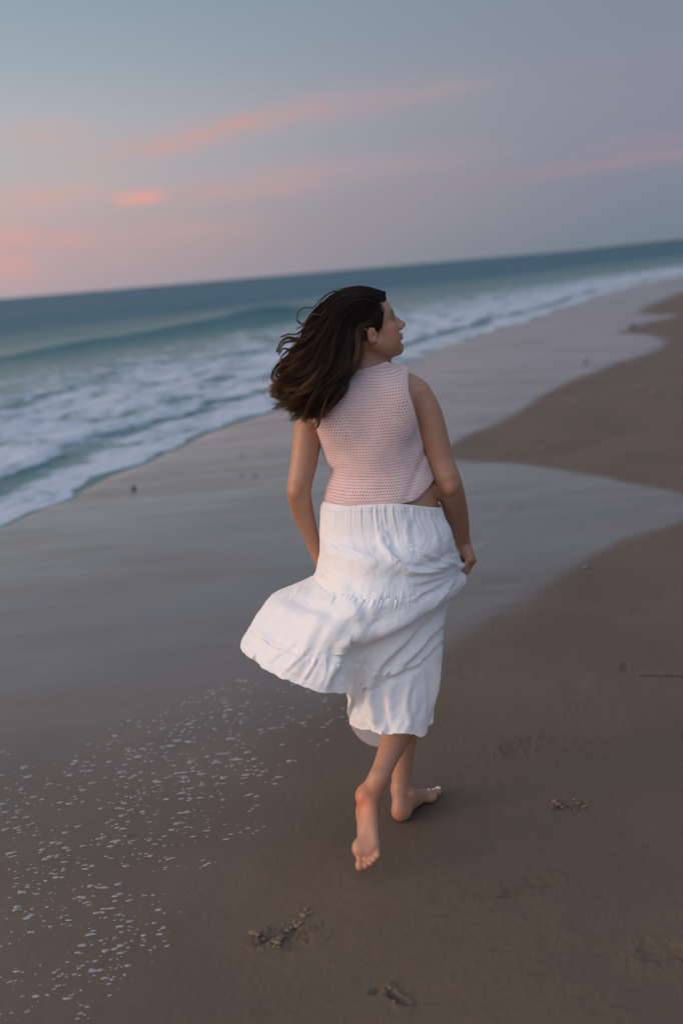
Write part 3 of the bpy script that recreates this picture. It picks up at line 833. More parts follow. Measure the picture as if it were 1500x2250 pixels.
hemp = P(740, 1109, 3.15)
h1 = P(885, 1103, 3.15)
hemz = hemp[2] - .014 + .003 * np.sin(X * 40) + .058 * sstep(.195, .30, X) + .02 * sstep(3.22, 3.42, Y)   # hem climbs over the right hip
hem = hemz - Z
cuts = np.maximum(np.maximum(-cutR, -cutL), np.maximum(-neckc, hem)).astype(np.float32)
TV.d = np.maximum(np.maximum(outer, cuts), -(outer + .0075)).astype(np.float32)
tv, tf = TV.mesh(); tv = relax(tv, tf, 1)
gi = np.clip(((tv - TV.lo) / TV.h).round().astype(int), 0, np.array(TV.n) - 1)
edge = -np.maximum(cuts, -9)[gi[:, 0], gi[:, 1], gi[:, 2]]
cxz = np.interp(tv[:, 2], [r_[0] for r_ in sorted(trw)], [r_[1] for r_ in sorted(trw)])
ang = np.arctan2(tv[:, 0] - cxz, -(tv[:, 1] - 3.27) + .02)
vv = tv[:, 2] + .0016 * fbm(tv[:, 0] * 30, tv[:, 1] * 30, tv[:, 2] * 30, seed=301, oct=2) + .012 * np.sin(ang * 1.3 + .5) - .03 * ang * sstep(1.05, 1.3, tv[:, 2]) * 0 + .055 * (tv[:, 0] - .11) * -1
uvt = np.stack([ang * .135 + .0016 * fbm(tv[:, 0] * 28, tv[:, 1] * 28, tv[:, 2] * 28, seed=302, oct=2), vv], 1)
m_knit, b, pr = new_mat('pink_knit')
uvn = b.n('ShaderNodeUVMap').outputs[0]
su = b.n('ShaderNodeSeparateXYZ'); b.L(uvn, su.inputs[0])
ed = b.n('ShaderNodeAttribute', attribute_name='edge').outputs['Fac']
rowf = b.m('DIVIDE', su.outputs[1], .0082); row = b.m('FLOOR', rowf); fv = b.m('SUBTRACT', b.m('FRACT', rowf), .5)
off = b.m('MULTIPLY', b.m('FRACT', b.m('MULTIPLY', row, .5)), 1.0)
colf = b.m('ADD', b.m('DIVIDE', su.outputs[0], .0066), off); fu = b.m('SUBTRACT', b.m('FRACT', colf), .5)
hole = b.m('ADD', b.m('MULTIPLY', b.m('MULTIPLY', fu, fu), 1.0), b.m('MULTIPLY', b.m('MULTIPLY', fv, fv), 1.25))
tc = b.n('ShaderNodeTexCoord').outputs['Object']
nk = b.noise(tc, 420, 3, .6).outputs[0]; nk2 = b.noise(tc, 26, 3, .6).outputs[0]
body_m = b.mr(ed, .012, .016)
hm = b.m('MULTIPLY', b.mr(b.m('ADD', hole, b.m('MULTIPLY', b.m('SUBTRACT', nk2, .5), .16)), .015, .085, 1, 0), body_m)
trimh = b.m('MULTIPLY', b.m('SINE', b.m('MULTIPLY', ed, 2 * math.pi / .0055)), b.m('SUBTRACT', 1, body_m))
ck = b.mix(b.mr(nk, .3, .7), (.660, .450, .425), (.740, .525, .490))
b.L(b.mix(b.m('MULTIPLY', hm, .80), ck, (.21, .115, .105)), pr.inputs['Base Color'])
pr.inputs['Roughness'].default_value = .9; pr.inputs['Sheen Weight'].default_value = .35; pr.inputs['Sheen Roughness'].default_value = .5
bm = b.n('ShaderNodeBump'); bm.inputs['Distance'].default_value = .0034; bm.inputs['Strength'].default_value = 1.0
b.L(b.m('ADD', b.m('SUBTRACT', b.m('MULTIPLY', nk, .35), hm), b.m('MULTIPLY', trimh, .25)), bm.inputs['Height']); b.L(bm.outputs[0], pr.inputs['Normal'])
top = mesh_obj('knit_top', tv, tf, m_knit, person, attrs={'edge': edge}, uv=uvt)
print('top', len(tv))
# ------------------------------------------------------------------ tiered skirt, lifted and blown to the left
def ellring(cx, y, rx, ry, D, drop=0.0):
    """sixteen control points of a near-horizontal ring: 0 = left, 1-8 towards the camera, 9 = right, 10-15 far side"""
    c = P(cx, y, D); th_ = [np.pi + np.pi / 9 * i for i in range(10)] + [np.pi / 7 * k for k in range(1, 7)]
    return [c + np.array([rx * math.cos(a), ry * math.sin(a), -drop * max(0, math.cos(a)) ** 1.6]) for a in th_]


def pring(l): return [P(*q) for q in l]


RINGS = [
    (0.00, ellring(838, 1088, .171, .126, 3.262, .046)),
    (0.035, ellring(838, 1109, .178, .131, 3.262, .048)),
    (0.14, ellring(846, 1160, .193, .146, 3.258, .022)),
    (0.25, pring([(703, 1205, 3.28), (722, 1213, 3.16), (755, 1220, 3.10), (795, 1227, 3.065), (835, 1231, 3.055), (875, 1231, 3.06), (915, 1227, 3.08), (950, 1221, 3.12), (982, 1213, 3.19), (1001, 1204, 3.28),
                  (985, 1198, 3.38), (930, 1195, 3.42), (870, 1192, 3.44), (810, 1192, 3.44), (755, 1193, 3.42), (715, 1197, 3.36)])),
    (0.34, pring([(698, 1232, 3.34), (716, 1250, 3.18), (750, 1262, 3.10), (790, 1270, 3.06), (832, 1274, 3.045), (874, 1273, 3.05), (912, 1267, 3.07), (950, 1258, 3.12), (988, 1244, 3.22), (1013, 1234, 3.395),
                  (990, 1232, 3.46), (930, 1230, 3.47), (870, 1230, 3.48), (810, 1230, 3.48), (755, 1232, 3.46), (712, 1234, 3.43)])),
    (0.42, pring([(688, 1264, 3.36), (708, 1284, 3.19), (740, 1298, 3.09), (782, 1308, 3.04), (826, 1315, 3.02), (868, 1316, 3.025), (908, 1311, 3.05), (952, 1300, 3.12), (992, 1284, 3.24), (1022, 1258, 3.405),
                  (985, 1268, 3.48), (930, 1278, 3.51), (870, 1282, 3.52), (810, 1282, 3.52), (752, 1278, 3.52), (708, 1266, 3.47)])),
    (0.50, pring([(641, 1285, 3.34), (668, 1308, 3.19), (712, 1326, 3.07), (765, 1338, 3.01), (815, 1342, 3.005), (862, 1342, 3.02), (905, 1336, 3.05), (950, 1325, 3.12), (986, 1312, 3.23), (1012, 1292, 3.36),
                  (980, 1300, 3.48), (925, 1315, 3.52), (868, 1322, 3.53), (805, 1322, 3.53), (742, 1315, 3.53), (672, 1290, 3.46)])),
    (0.60, pring([(596, 1303, 3.31), (622, 1338, 3.17), (668, 1362, 3.06), (730, 1376, 3.0), (785, 1382, 3.0), (835, 1382, 3.02), (885, 1376, 3.05), (932, 1365, 3.12), (968, 1350, 3.22), (991, 1325, 3.33),
                  (965, 1335, 3.46), (915, 1350, 3.52), (860, 1360, 3.53), (795, 1362, 3.53), (715, 1350, 3.52), (635, 1315, 3.43)])),
    (0.70, pring([(566, 1343, 3.28), (592, 1382, 3.14), (640, 1408, 3.04), (700, 1422, 2.99), (752, 1428, 3.00), (798, 1432, 3.05), (845, 1432, 3.06), (895, 1422, 3.08), (940, 1408, 3.14), (973, 1382, 3.28),
                  (955, 1392, 3.42), (905, 1405, 3.50), (850, 1412, 3.52), (785, 1410, 3.52), (700, 1395, 3.50), (610, 1360, 3.40)])),
    (0.80, pring([(545, 1380, 3.25), (572, 1416, 3.12), (622, 1446, 3.03), (690, 1464, 2.98), (754, 1468, 3.00), (783, 1485, 3.08), (824, 1492, 3.07), (872, 1484, 3.07), (928, 1465, 3.12), (970, 1436, 3.26),
                  (955, 1450, 3.42), (905, 1468, 3.50), (850, 1475, 3.52), (790, 1470, 3.50), (695, 1440, 3.48), (596, 1395, 3.38)])),
    (0.90, pring([(527, 1406, 3.22), (560, 1444, 3.10), (618, 1480, 3.02), (695, 1502, 2.98), (760, 1502, 3.02), (772, 1540, 3.12), (815, 1548, 3.08), (862, 1546, 3.06), (920, 1536, 3.09), (962, 1512, 3.22),
                  (950, 1530, 3.42), (905, 1548, 3.50), (850, 1560, 3.52), (790, 1545, 3.48), (720, 1480, 3.46), (590, 1428, 3.36)])),
    (1.00, pring([(527, 1420, 3.20), (570, 1462, 3.08), (625, 1492, 3.01), (697, 1516, 2.98), (763, 1525, 3.04), (768, 1582, 3.15), (808, 1603, 3.08), (852, 1613, 3.05), (892, 1609, 3.05), (926, 1617, 3.12),
                  (948, 1585, 3.38), (920, 1610, 3.48), (832, 1640, 3.46), (777, 1602, 3.40), (752, 1500, 3.42), (625, 1462, 3.34)])),
]
NPH, NS = 900, 460
lv = np.array([r_[0] for r_ in RINGS]); Rg = np.array([catmull(r_[1], NPH, True) for r_ in RINGS])      # (rings, phi, 3)
# catmull along s with non-uniform levels through monotone re-parametrisation
sv = np.linspace(0, 1, NS)
ti = np.interp(sv, lv, np.arange(len(lv)))
ker = np.hanning(31); ker /= ker.sum(); ti = np.convolve(np.pad(ti, 15, mode='reflect', reflect_type='odd'), ker, 'valid'); ti = np.clip(ti, 0, len(lv) - 1)
qq = np.concatenate([2 * Rg[:1] - Rg[1:2], Rg, 2 * Rg[-1:] - Rg[-2:-1]])
ii = np.minimum(ti.astype(int), len(lv) - 2); ff = (ti - ii)[:, None, None]
a_, b_, c_, d_ = qq[ii], qq[ii + 1], qq[ii + 2], qq[ii + 3]
SK = .5 * ((2 * b_) + (c_ - a_) * ff + (2 * a_ - 5 * b_ + 4 * c_ - d_) * ff ** 2 + (3 * b_ - a_ - 3 * c_ + d_) * ff ** 3)


def normals(SK):
    dp = np.roll(SK, -1, 1) - np.roll(SK, 1, 1); dsn = np.gradient(SK, axis=0)
    n_ = np.cross(dp, dsn); return n_ / (np.linalg.norm(n_, axis=2, keepdims=True) + 1e-9)


for _ in range(6):
    SK[1:-1] = SK[1:-1] * .5 + (SK[:-2] + SK[2:] + np.roll(SK, 1, 1)[1:-1] + np.roll(SK, -1, 1)[1:-1]) * .125
N0 = normals(SK)
cen = SK.mean(axis=1, keepdims=True)
if (N0 * (SK - cen)).sum(2).mean() < 0: N0 = -N0
ph = np.arange(NPH) / NPH; PH, SS = np.meshgrid(ph, sv)
cph, sph = np.cos(2 * np.pi * PH), np.sin(2 * np.pi * PH)
cn = lambda f, g_, seed, o=3, ox=0.0: fbm(cph * f + ox, sph * f, SS * g_, seed=seed, oct=o)        # noise periodic around the ring
ridge = lambda n_: 1 - np.abs(n_) * 2
SEAM1 = .425 + .012 * cn(2, 1, 5); SEAM2 = .765 + .02 * cn(2, 1, 6)
front = sstep(.0, .06, PH) * sstep(.60, .54, PH)                       # camera side
disp = np.zeros_like(PH)
rel = SK - Cv; zc = rel @ Fv
PXg = 750 + FPX * (rel @ Rv) / zc; PYg = 1125 - FPX * (rel @ Uv) / zc          # where each part of the cloth shows


def fold(pts, wd, amp, both=False):
    """one fold of cloth along a line: a soft ridge with a valley on its right-hand side"""
    pts = catmull(pts, 24); d = seg_dist(PXg, PYg, [tuple(q) for q in pts]) / wd
    e0 = np.hypot(PXg - pts[0][0], PYg - pts[0][1]); e1 = np.hypot(PXg - pts[-1][0], PYg - pts[-1][1])
    taper = sstep(0, 2.2 * wd, np.minimum(e0, e1)) * .75 + .25
    prof = np.exp(-((d - .55) / .8) ** 2) - (.9 if not both else 0) * np.exp(-((d + .75) / .7) ** 2)
    return amp * prof * taper * front


# gathers under the elastic waist
w_ = np.exp(-np.maximum(SS - .03, 0) / .05) + .07 * np.exp(-np.maximum(SS - .03, 0) / .14)
disp += .0036 * w_ * cn(21, 2, 11, 2) * sstep(.0, .03, SS) * (.35 + .65 * sstep(.12, .26, PH))
disp += .0012 * sstep(.0, .006, SS) * sstep(.034, .026, SS)
disp += .0019 * cn(2.6, 11, 12, 4) * sstep(.04, .2, SS)
# fine crinkles of thin cotton
disp += .0006 * cn(9, 40, 13, 4)
for SM, amp, dec, broad, fq in ((SEAM1, .0085, .030, .003, 22), (SEAM2, .0036, .030, .004, 24)):
    q = SS - SM
    loc = .35 + .65 * sstep(-.3, .5, cn(2.2, 0, 71 + fq, 2))
    disp += -.0016 * np.exp(-(q / .006) ** 2)
    disp += loc * amp * np.exp(-np.maximum(q, 0) / dec) * sstep(0, .010, q) * cn(fq, 3, 14 + fq, 2)
    disp += loc * .0024 * np.exp(-np.maximum(-q, 0) / .018) * (q < 0) * cn(fq, 3, 19, 2)
    disp += broad * sstep(.02, .2, q) * cn(3.5, 1.4, 23, 2)
disp += .0060 * sstep(.84, 1.0, SS) * cn(4.0, 1.0, 31, 2)
# creases pulled towards the right hand
for i_, (x_, y_) in enumerate([(905, 1206), (880, 1235), (900, 1262), (915, 1285), (905, 1318), (930, 1345)]):
    disp += fold([(1016, 1248), ((1016 + x_) / 2, (1246 + y_) / 2 + 5), (x_, y_)], 6.5, .0040)
for pts, wd, amp in [
    ([(852, 1185), (862, 1215), (888, 1240), (925, 1250), (962, 1243), (990, 1225)], 11, .0085),
    ([(838, 1160), (842, 1195), (856, 1222)], 9, .0035), ([(905, 1130), (898, 1165), (905, 1200)], 10, .0030), ([(948, 1140), (962, 1175), (968, 1215)], 9, .0030),
    ([(1012, 1296), (955, 1330), (890, 1372), (830, 1400), (770, 1425)], 21, .0190),
    ([(1000, 1325), (948, 1362), (895, 1408), (850, 1452), (812, 1500)], 13, .0110),
    ([(985, 1362), (948, 1400), (912, 1440), (872, 1478)], 11, .0090), ([(975, 1400), (950, 1430), (915, 1462), (880, 1478), (840, 1492)], 9, .0080),
    ([(840, 1490), (822, 1512), (826, 1550), (838, 1602)], 15, .0170), ([(905, 1500), (898, 1545), (906, 1604)], 9, .0040), ([(935, 1490), (938, 1540), (930, 1600)], 8, .0045),
    ([(958, 1450), (962, 1500), (952, 1560)], 8, .0040), ([(800, 1440), (788, 1490), (792, 1560), (808, 1595)], 9, .0060),
    ([(690, 1285), (648, 1330), (602, 1378), (566, 1430)], 20, .0090), ([(725, 1330), (692, 1392), (672, 1440), (640, 1490)], 17, .0050), ([(760, 1425), (748, 1462), (728, 1490), (722, 1520)], 15, .0150),
    ([(600, 1320), (640, 1335), (700, 1352), (760, 1388)], 20, .0045), ([(560, 1380), (600, 1415), (650, 1440)], 13, .0030),
    ([(720, 1250), (760, 1290), (790, 1340), (800, 1395)], 18, .0045), ([(830, 1330), (815, 1375), (770, 1410)], 15, .0040),
]: disp += fold(pts, wd, amp)
for (x0, y0, x1, y1, a_) in [(676, 1430, 628, 1478, .0032), (700, 1440, 668, 1498, .0036), (655, 1408, 598, 1452, .0028), (722, 1446, 702, 1508, .0030), (560, 1352, 548, 1400, .002), (640, 1296, 616, 1330, .0030), (665, 1284, 648, 1316, .003)]:
    disp += fold([(x0, y0), ((x0 + x1) / 2 + 2, (y0 + y1) / 2), (x1, y1)], 6.0, a_ * .75)
# faint ripples in the billow and across the hips
m2 = sstep(.5, .62, SS) * sstep(.36, .26, PH)
disp += .0022 * m2 * fbm(PH * 15 + SS * 2, SS * 3.2 - PH * 5, seed=46, oct=3)
disp += .0011 * sstep(.12, .22, SS) * sstep(.44, .36, SS) * fbm(PH * 14 + SS * 3, SS * 12 - PH * 9, seed=47, oct=3) * front
SK2 = SK + N0 * disp[..., None]
# wavy hem edge
SK2[:, :, 2] += .0025 * sstep(.93, 1, SS) * cn(12, 1, 51, 2)
SK2[-16:] += 0
Vo = SK2.reshape(-1, 3)
N1 = normals(SK2)
if (N1 * (SK2 - cen)).sum(2).mean() < 0: N1 = -N1
m_cloth, b, pr = new_mat('white_cotton')
uvn = b.n('ShaderNodeUVMap').outputs[0]; tc = b.n('ShaderNodeTexCoord').outputs['Object']
pr.inputs['Base Color'].default_value = (.89, .89, .89, 1); pr.inputs['Roughness'].default_value = .85; pr.inputs['Specular IOR Level'].default_value = .25
pr.inputs['Sheen Weight'].default_value = .15
c1_ = b.noise(b.mapping(uvn, (60, 34, 1)), 1.0, 5, .65, .4).outputs[0]; c2_ = b.noise(b.mapping(uvn, (260, 150, 1)), 1.0, 3, .6).outputs[0]
bm = b.n('ShaderNodeBump'); bm.inputs['Distance'].default_value = .0018; bm.inputs['Strength'].default_value = .5
b.L(b.m('ADD', c1_, b.m('MULTIPLY', c2_, .3)), bm.inputs['Height']); b.L(bm.outputs[0], pr.inputs['Normal'])
tr = b.n('ShaderNodeBsdfTranslucent'); tr.inputs[0].default_value = (.80, .76, .74, 1); b.L(bm.outputs[0], tr.inputs['Normal'])
mx = b.n('ShaderNodeMixShader'); mx.inputs[0].default_value = .27
b.L(pr.outputs[0], mx.inputs[1]); b.L(tr.outputs[0], mx.inputs[2]); b.L(mx.outputs[0], m_cloth.node_tree.nodes['Material Output'].inputs[0])
uvs = np.stack([PH.ravel(), SS.ravel()], 1)
skirt_root = mesh_obj('skirt', Vo[: NPH * int(NS * .44)], grid_faces(int(NS * .44), NPH, True), m_cloth, person, uv=uvs[: NPH * int(NS * .44)])
i1 = int(NS * .44) - 1; i2 = int(NS * .765)
for (nm, s0, s1) in (('middle_tier', i1, i2), ('hem_tier', i2 - 1, NS)):
    sl_ = SK2[s0:s1]
    mesh_obj(nm, sl_.reshape(-1, 3), grid_faces(s1 - s0, NPH, True), m_cloth, skirt_root, uv=np.stack([PH[s0:s1].ravel(), SS[s0:s1].ravel()], 1))
# rolled hem edge gives the cloth its thickness
edge_ = SK2[-1]; nn_ = N1[-1]; dn = nrm([0, 0, -1.0])
t8 = np.linspace(0, 2 * np.pi, 6, endpoint=False)
dd_ = SK2[-1] - SK2[-4]; dd_ /= np.linalg.norm(dd_, axis=1, keepdims=True)
tube = edge_[None] + .0014 * (np.cos(t8)[:, None, None] * nn_[None] + np.sin(t8)[:, None, None] * dd_[None])
Ft = []
i = np.arange(6)[:, None]; j = np.arange(NPH)[None]
Ft = np.stack([i * NPH + j, i * NPH + (j + 1) % NPH, ((i + 1) % 6) * NPH + (j + 1) % NPH, ((i + 1) % 6) * NPH + j], -1).reshape(-1, 4)
mesh_obj('hem', tube.reshape(-1, 3), Ft, m_cloth, skirt_root, uv=np.zeros((6 * NPH, 2)))

# ------------------------------------------------------------------ hair
def bundle_tubes(curves, rads, sides=3):
    """curves (n, k, 3) swept into thin tapered strands in one go"""
    n, k, _ = curves.shape
    T = np.gradient(curves, axis=1); T /= np.linalg.norm(T, axis=2, keepdims=True) + 1e-9
    A = np.cross(T, np.array([.3, .8, .52])); A /= np.linalg.norm(A, axis=2, keepdims=True) + 1e-9; B_ = np.cross(T, A)
    th_ = np.linspace(0, 2 * np.pi, sides, endpoint=False)
    V_ = curves[:, :, None] + rads[:, :, None, None] * (np.cos(th_)[None, None, :, None] * A[:, :, None] + np.sin(th_)[None, None, :, None] * B_[:, :, None])
    base_ = (np.arange(n) * k * sides)[:, None, None]; i = np.arange(k - 1)[None, :, None]; j = np.arange(sides)[None, None]
    j2 = (j + 1) % sides
    F_ = np.stack([base_ + i * sides + j, base_ + i * sides + j2, base_ + (i + 1) * sides + j2, base_ + (i + 1) * sides + j], -1).reshape(-1, 4)
    return V_.reshape(-1, 3), F_


KP = 26
# the sheet of hair seen from behind: guide curves from the face side (0) to the crown side (1)
GUIDES = [
    [(822, 712, 3.215), (800, 708, 3.195), (780, 722, 3.185), (776, 760, 3.175), (772, 800, 3.155), (752, 838, 3.135), (733, 872, 3.13), (716, 905, 3.13), (697, 936, 3.135)],
    [(824, 700, 3.215), (796, 690, 3.19), (768, 705, 3.175), (758, 750, 3.16), (750, 800, 3.14), (728, 842, 3.125), (708, 880, 3.12), (690, 910, 3.125), (672, 928, 3.13)],
    [(830, 680, 3.225), (796, 668, 3.195), (758, 685, 3.17), (738, 735, 3.155), (722, 790, 3.14), (700, 835, 3.13), (678, 868, 3.125), (660, 890, 3.13), (648, 912, 3.135)],
    [(834, 662, 3.245), (792, 650, 3.22), (746, 668, 3.19), (716, 715, 3.17), (692, 770, 3.16), (670, 815, 3.15), (650, 850, 3.15), (636, 870, 3.15), (620, 888, 3.16)],
    [(836, 648, 3.27), (790, 636, 3.26), (742, 648, 3.25), (706, 682, 3.24), (676, 735, 3.23), (655, 785, 3.22), (636, 822, 3.21), (620, 845, 3.20), (613, 868, 3.2)],
    [(834, 652, 3.30), (790, 640, 3.31), (745, 655, 3.32), (708, 700, 3.31), (680, 750, 3.29), (658, 800, 3.27), (640, 840, 3.25), (628, 862, 3.24), (622, 880, 3.23)],
]
GU = np.array([catmull([P(*q) for q in gd], KP) for gd in GUIDES])
NG = len(GUIDES)


def guide(t):
    t = np.clip(t, 0, NG - 1.001); i = t.astype(int); f = (t - i)[:, None, None]
    return GU[i] * (1 - f) + GU[i + 1] * f


tt = np.linspace(0, 1, KP)
curves, rads, tones = [], [], []
NL = 210                                                               # locks
lt = rng.random(NL) * (NG - 1.01)
locks = guide(lt)
inner = rng.random(NL) ** .8
for i in range(NL):
    L_ = locks[i].copy()
    phs, fr, am = rng.random() * 6.28, rng.uniform(2.0, 3.3), rng.uniform(.008, .018) * (1 + .9 * (lt[i] > 2.2))
    env = sstep(.22, .8, tt)
    L_[:, 0] += am * env * np.sin(fr * 2 * np.pi * tt + phs); L_[:, 1] += am * env * np.cos(fr * 2 * np.pi * tt + phs) + .075 * inner[i] * sstep(.1, .5, tt) * sstep(NG - 1., NG - 2.5, lt[i] + 0)
    L_[:, 2] += am * .35 * env * np.sin(fr * 2 * np.pi * tt + phs * 1.7)
    off = rng.normal(0, 1, 3) * (.010, .006, .008); L_ += off * sstep(.12, .55, tt)[:, None]
    out_ = max(0.0, lt[i] - 2.0) / 3.0
    cut = rng.uniform(.86, 1.02) if rng.random() < .75 else rng.uniform(.68, .86)
    tc_ = np.clip(tt * cut, 0, 1)
    L_ = np.stack([np.interp(tc_, tt, L_[:, k]) for k in range(3)], 1)
    gold = np.clip(rng.normal(.30 + .40 * out_, .24), 0, 1)
    ns = 42
    wid = rng.uniform(.0040, .0085)
    rr0 = np.sqrt(rng.random(ns)); aa = rng.random(ns) * 6.28
    prof = (1.25 - .45 * sstep(0, .35, tt)) * (1 - .80 * sstep(.55, 1, tt))
    fz_ = rng.normal(0, .0012, (ns, 3))
    T = np.gradient(L_, axis=0); T /= np.linalg.norm(T, axis=1, keepdims=True)
    A_ = np.cross(T, [0, 1, .2]); A_ /= np.linalg.norm(A_, axis=1, keepdims=True); B_ = np.cross(T, A_)
    C_ = L_[None] + (wid * prof)[None, :, None] * ((rr0 * np.cos(aa))[:, None, None] * A_[None] * 1.4 + (rr0 * np.sin(aa))[:, None, None] * B_[None])
    C_ = C_ + fz_[:, None] * (tt ** 2)[None, :, None] * 3
    stray = rng.random(ns) < .14
    C_[stray] += (rng.normal(0, .012, (stray.sum(), 3)) + [-.006, 0, .002])[:, None] * (tt ** 2.2)[None, :, None]
    curves.append(C_); rads.append(np.tile(.00062 * (1 - .7 * tt ** 2), (ns, 1)) * rng.uniform(.7, 1.25, (ns, 1)))
    tones.append(np.clip(gold * sstep(.15, .9, tt)[None] + rng.normal(0, .10, (ns, 1)) * .8, 0, 1))
# loose locks blown clear of the head
LOOSE = [([(822, 706, 3.21), (806, 713, 3.19), (794, 722, 3.174), (788, 745, 3.170), (789, 765, 3.165), (783, 795, 3.155)], 80, .0050),
         ([(812, 700, 3.205), (800, 712, 3.186), (788, 722, 3.176), (781, 742, 3.172), (783, 762, 3.168), (777, 792, 3.155), (760, 826, 3.14)], 90, .0060),
         ([(700, 760, 3.2), (672, 770, 3.2), (655, 786, 3.2), (640, 780, 3.2), (626, 788, 3.2), (616, 806, 3.2), (607, 812, 3.2)], 40, .0040),
         ([(690, 735, 3.21), (668, 738, 3.21), (655, 755, 3.21), (640, 768, 3.21), (622, 766, 3.21), (612, 780, 3.21)], 26, .0030),
         ([(798, 704, 3.19), (785, 720, 3.182), (783, 745, 3.178), (786, 766, 3.17), (782, 795, 3.155), (764, 830, 3.14), (744, 860, 3.13)], 90, .0075),
         ([(790, 638, 3.26), (745, 640, 3.25), (722, 645, 3.25), (700, 662, 3.25), (688, 676, 3.25), (668, 676, 3.25), (655, 686, 3.26), (651, 706, 3.27)], 9, .0022),
         ([(735, 650, 3.25), (712, 672, 3.24), (700, 690, 3.24), (688, 694, 3.24), (672, 708, 3.24), (662, 712, 3.24), (654, 705, 3.24)], 30, .0040),
         ([(720, 668, 3.24), (705, 692, 3.23), (690, 690, 3.23), (676, 700, 3.23), (668, 714, 3.23), (650, 722, 3.23)], 14, .0025),
         ([(715, 690, 3.23), (690, 712, 3.22), (668, 722, 3.22), (652, 734, 3.22), (632, 735, 3.22), (616, 741, 3.22)], 22, .0028),
         ([(712, 700, 3.22), (690, 728, 3.21), (672, 745, 3.2), (650, 745, 3.2), (632, 742, 3.2), (618, 752, 3.2), (608, 772, 3.2)], 46, .0052),
         ([(705, 715, 3.22), (684, 740, 3.21), (662, 752, 3.2), (642, 750, 3.2), (624, 755, 3.2), (612, 775, 3.21)], 30, .0040),
         ([(695, 730, 3.22), (672, 752, 3.22), (650, 760, 3.22), (630, 772, 3.22), (618, 785, 3.22), (616, 805, 3.22)], 20, .0026),
         ([(690, 760, 3.2), (662, 790, 3.2), (645, 800, 3.2), (625, 802, 3.2), (612, 812, 3.2), (606, 824, 3.2), (616, 830, 3.2), (634, 824, 3.2)], 46, .0055),
         ([(680, 780, 3.19), (655, 808, 3.19), (630, 818, 3.19), (613, 838, 3.19), (610, 860, 3.19), (620, 880, 3.19), (616, 888, 3.19)], 50, .0065),
         ([(670, 800, 3.18), (645, 830, 3.18), (632, 858, 3.17), (640, 885, 3.17), (650, 908, 3.17)], 50, .0070),
         ([(760, 632, 3.27), (730, 640, 3.27), (712, 655, 3.27), (700, 672, 3.27), (695, 690, 3.27)], 12, .0022),
         ([(735, 845, 3.13), (716, 880, 3.12), (708, 905, 3.12), (700, 930, 3.12), (694, 942, 3.12), (702, 932, 3.12)], 30, .0030),
         ([(700, 850, 3.12), (684, 880, 3.115), (672, 905, 3.12), (664, 925, 3.12)], 44, .0060),
         ([(818, 716, 3.205), (802, 714, 3.19), (788, 722, 3.183), (792, 748, 3.18), (793, 775, 3.165), (780, 812, 3.15), (752, 845, 3.135), (735, 875, 3.125)], 60, .0070),
         ([(835, 646, 3.28), (845, 655, 3.265), (838, 668, 3.235), (826, 690, 3.212), (812, 712, 3.200), (796, 716, 3.19)], 60, .0060)]
for pts, ns, wid in LOOSE:
    L_ = catmull([P(*q) for q in pts], KP)
    rr0 = np.sqrt(rng.random(ns)); aa = rng.random(ns) * 6.28
    prof = (.5 + .5 * sstep(0, .3, tt)) * (1 - .75 * sstep(.5, 1, tt))
    T = np.gradient(L_, axis=0); T /= np.linalg.norm(T, axis=1, keepdims=True)
    A_ = np.cross(T, [0, 1, .2]); A_ /= np.linalg.norm(A_, axis=1, keepdims=True); B_ = np.cross(T, A_)
    C_ = L_[None] + (wid * prof)[None, :, None] * ((rr0 * np.cos(aa))[:, None, None] * A_[None] + (rr0 * np.sin(aa))[:, None, None] * B_[None])
    C_ = C_ + rng.normal(0, .0016, (ns, 1, 3)) * (tt ** 2)[None, :, None]
    curves.append(C_); rads.append(np.tile(.00055 * (1 - .6 * tt), (ns, 1)))
    tones.append(np.clip(.25 + .3 * tt[None] + rng.normal(0, .12, (ns, 1)), 0, 1))
curves = np.concatenate(curves); rads = np.concatenate(rads); tones = np.concatenate(tones)
# ragged hairline: roots start at different distances in front of the first guide point
ext = curves[:, 0] - curves[:, 1]; ext /= np.linalg.norm(ext, axis=1, keepdims=True)
curves = curves + ext[:, None] * (rng.uniform(-.004, .013, (len(curves), 1, 1)) * (1 - sstep(0, .16, tt))[None, :, None])
# keep every strand outside the skull
HC = Hd(-.014, 0, .020); HR_ = np.array((.0965, .0790, .0925)) * HS
lc = (curves - HC) @ HM / HR_; rho = np.linalg.norm(lc, axis=2, keepdims=True)
want = 1.015 + .05 * rng.random((len(curves), 1, 1))
lc = lc * np.where(rho < want, want / np.maximum(rho, .2), 1)
curves = HC + (lc * HR_) @ HM.T
hv, hf = bundle_tubes(curves, rads)
ht = np.repeat(tones.reshape(-1), 3)
# solid core so the mass is dense
HV = Vol((-.16, 3.08, 1.18), (.24, 3.42, 1.70), .0036)
HV.ell(Hd(-.014, 0, .020), np.array((.0960, .0785, .0920)) * HS, M=HM, k=.01)
for gi_, r0, r1 in ((0, .004, .004), (1, .008, .007), (2, .011, .008), (3, .012, .008), (4, .010, .007), (5, .008, .006)):
    c = GU[gi_] + np.array([.0, .044, -.004]) * sstep(.1, .4, tt)[:, None]
    HV.chain([(c[k], r0 + (r1 - r0) * k / KP) for k in range(8, 20, 2)], k=.02, n=12)
fx = lambda X, Y, Z: None
sl, X, Y, Z = HV.block((-9, -9, -9), (9, 9, 9))
X, Y, Z = [np.asarray(q) for q in (X, Y, Z)]
lx_ = ((X - HO[0]) * HM[0, 0] + (Y - HO[1]) * HM[1, 0] + (Z - HO[2]) * HM[2, 0]) / HS
lz_ = ((X - HO[0]) * HM[0, 2] + (Y - HO[1]) * HM[1, 2] + (Z - HO[2]) * HM[2, 2]) / HS
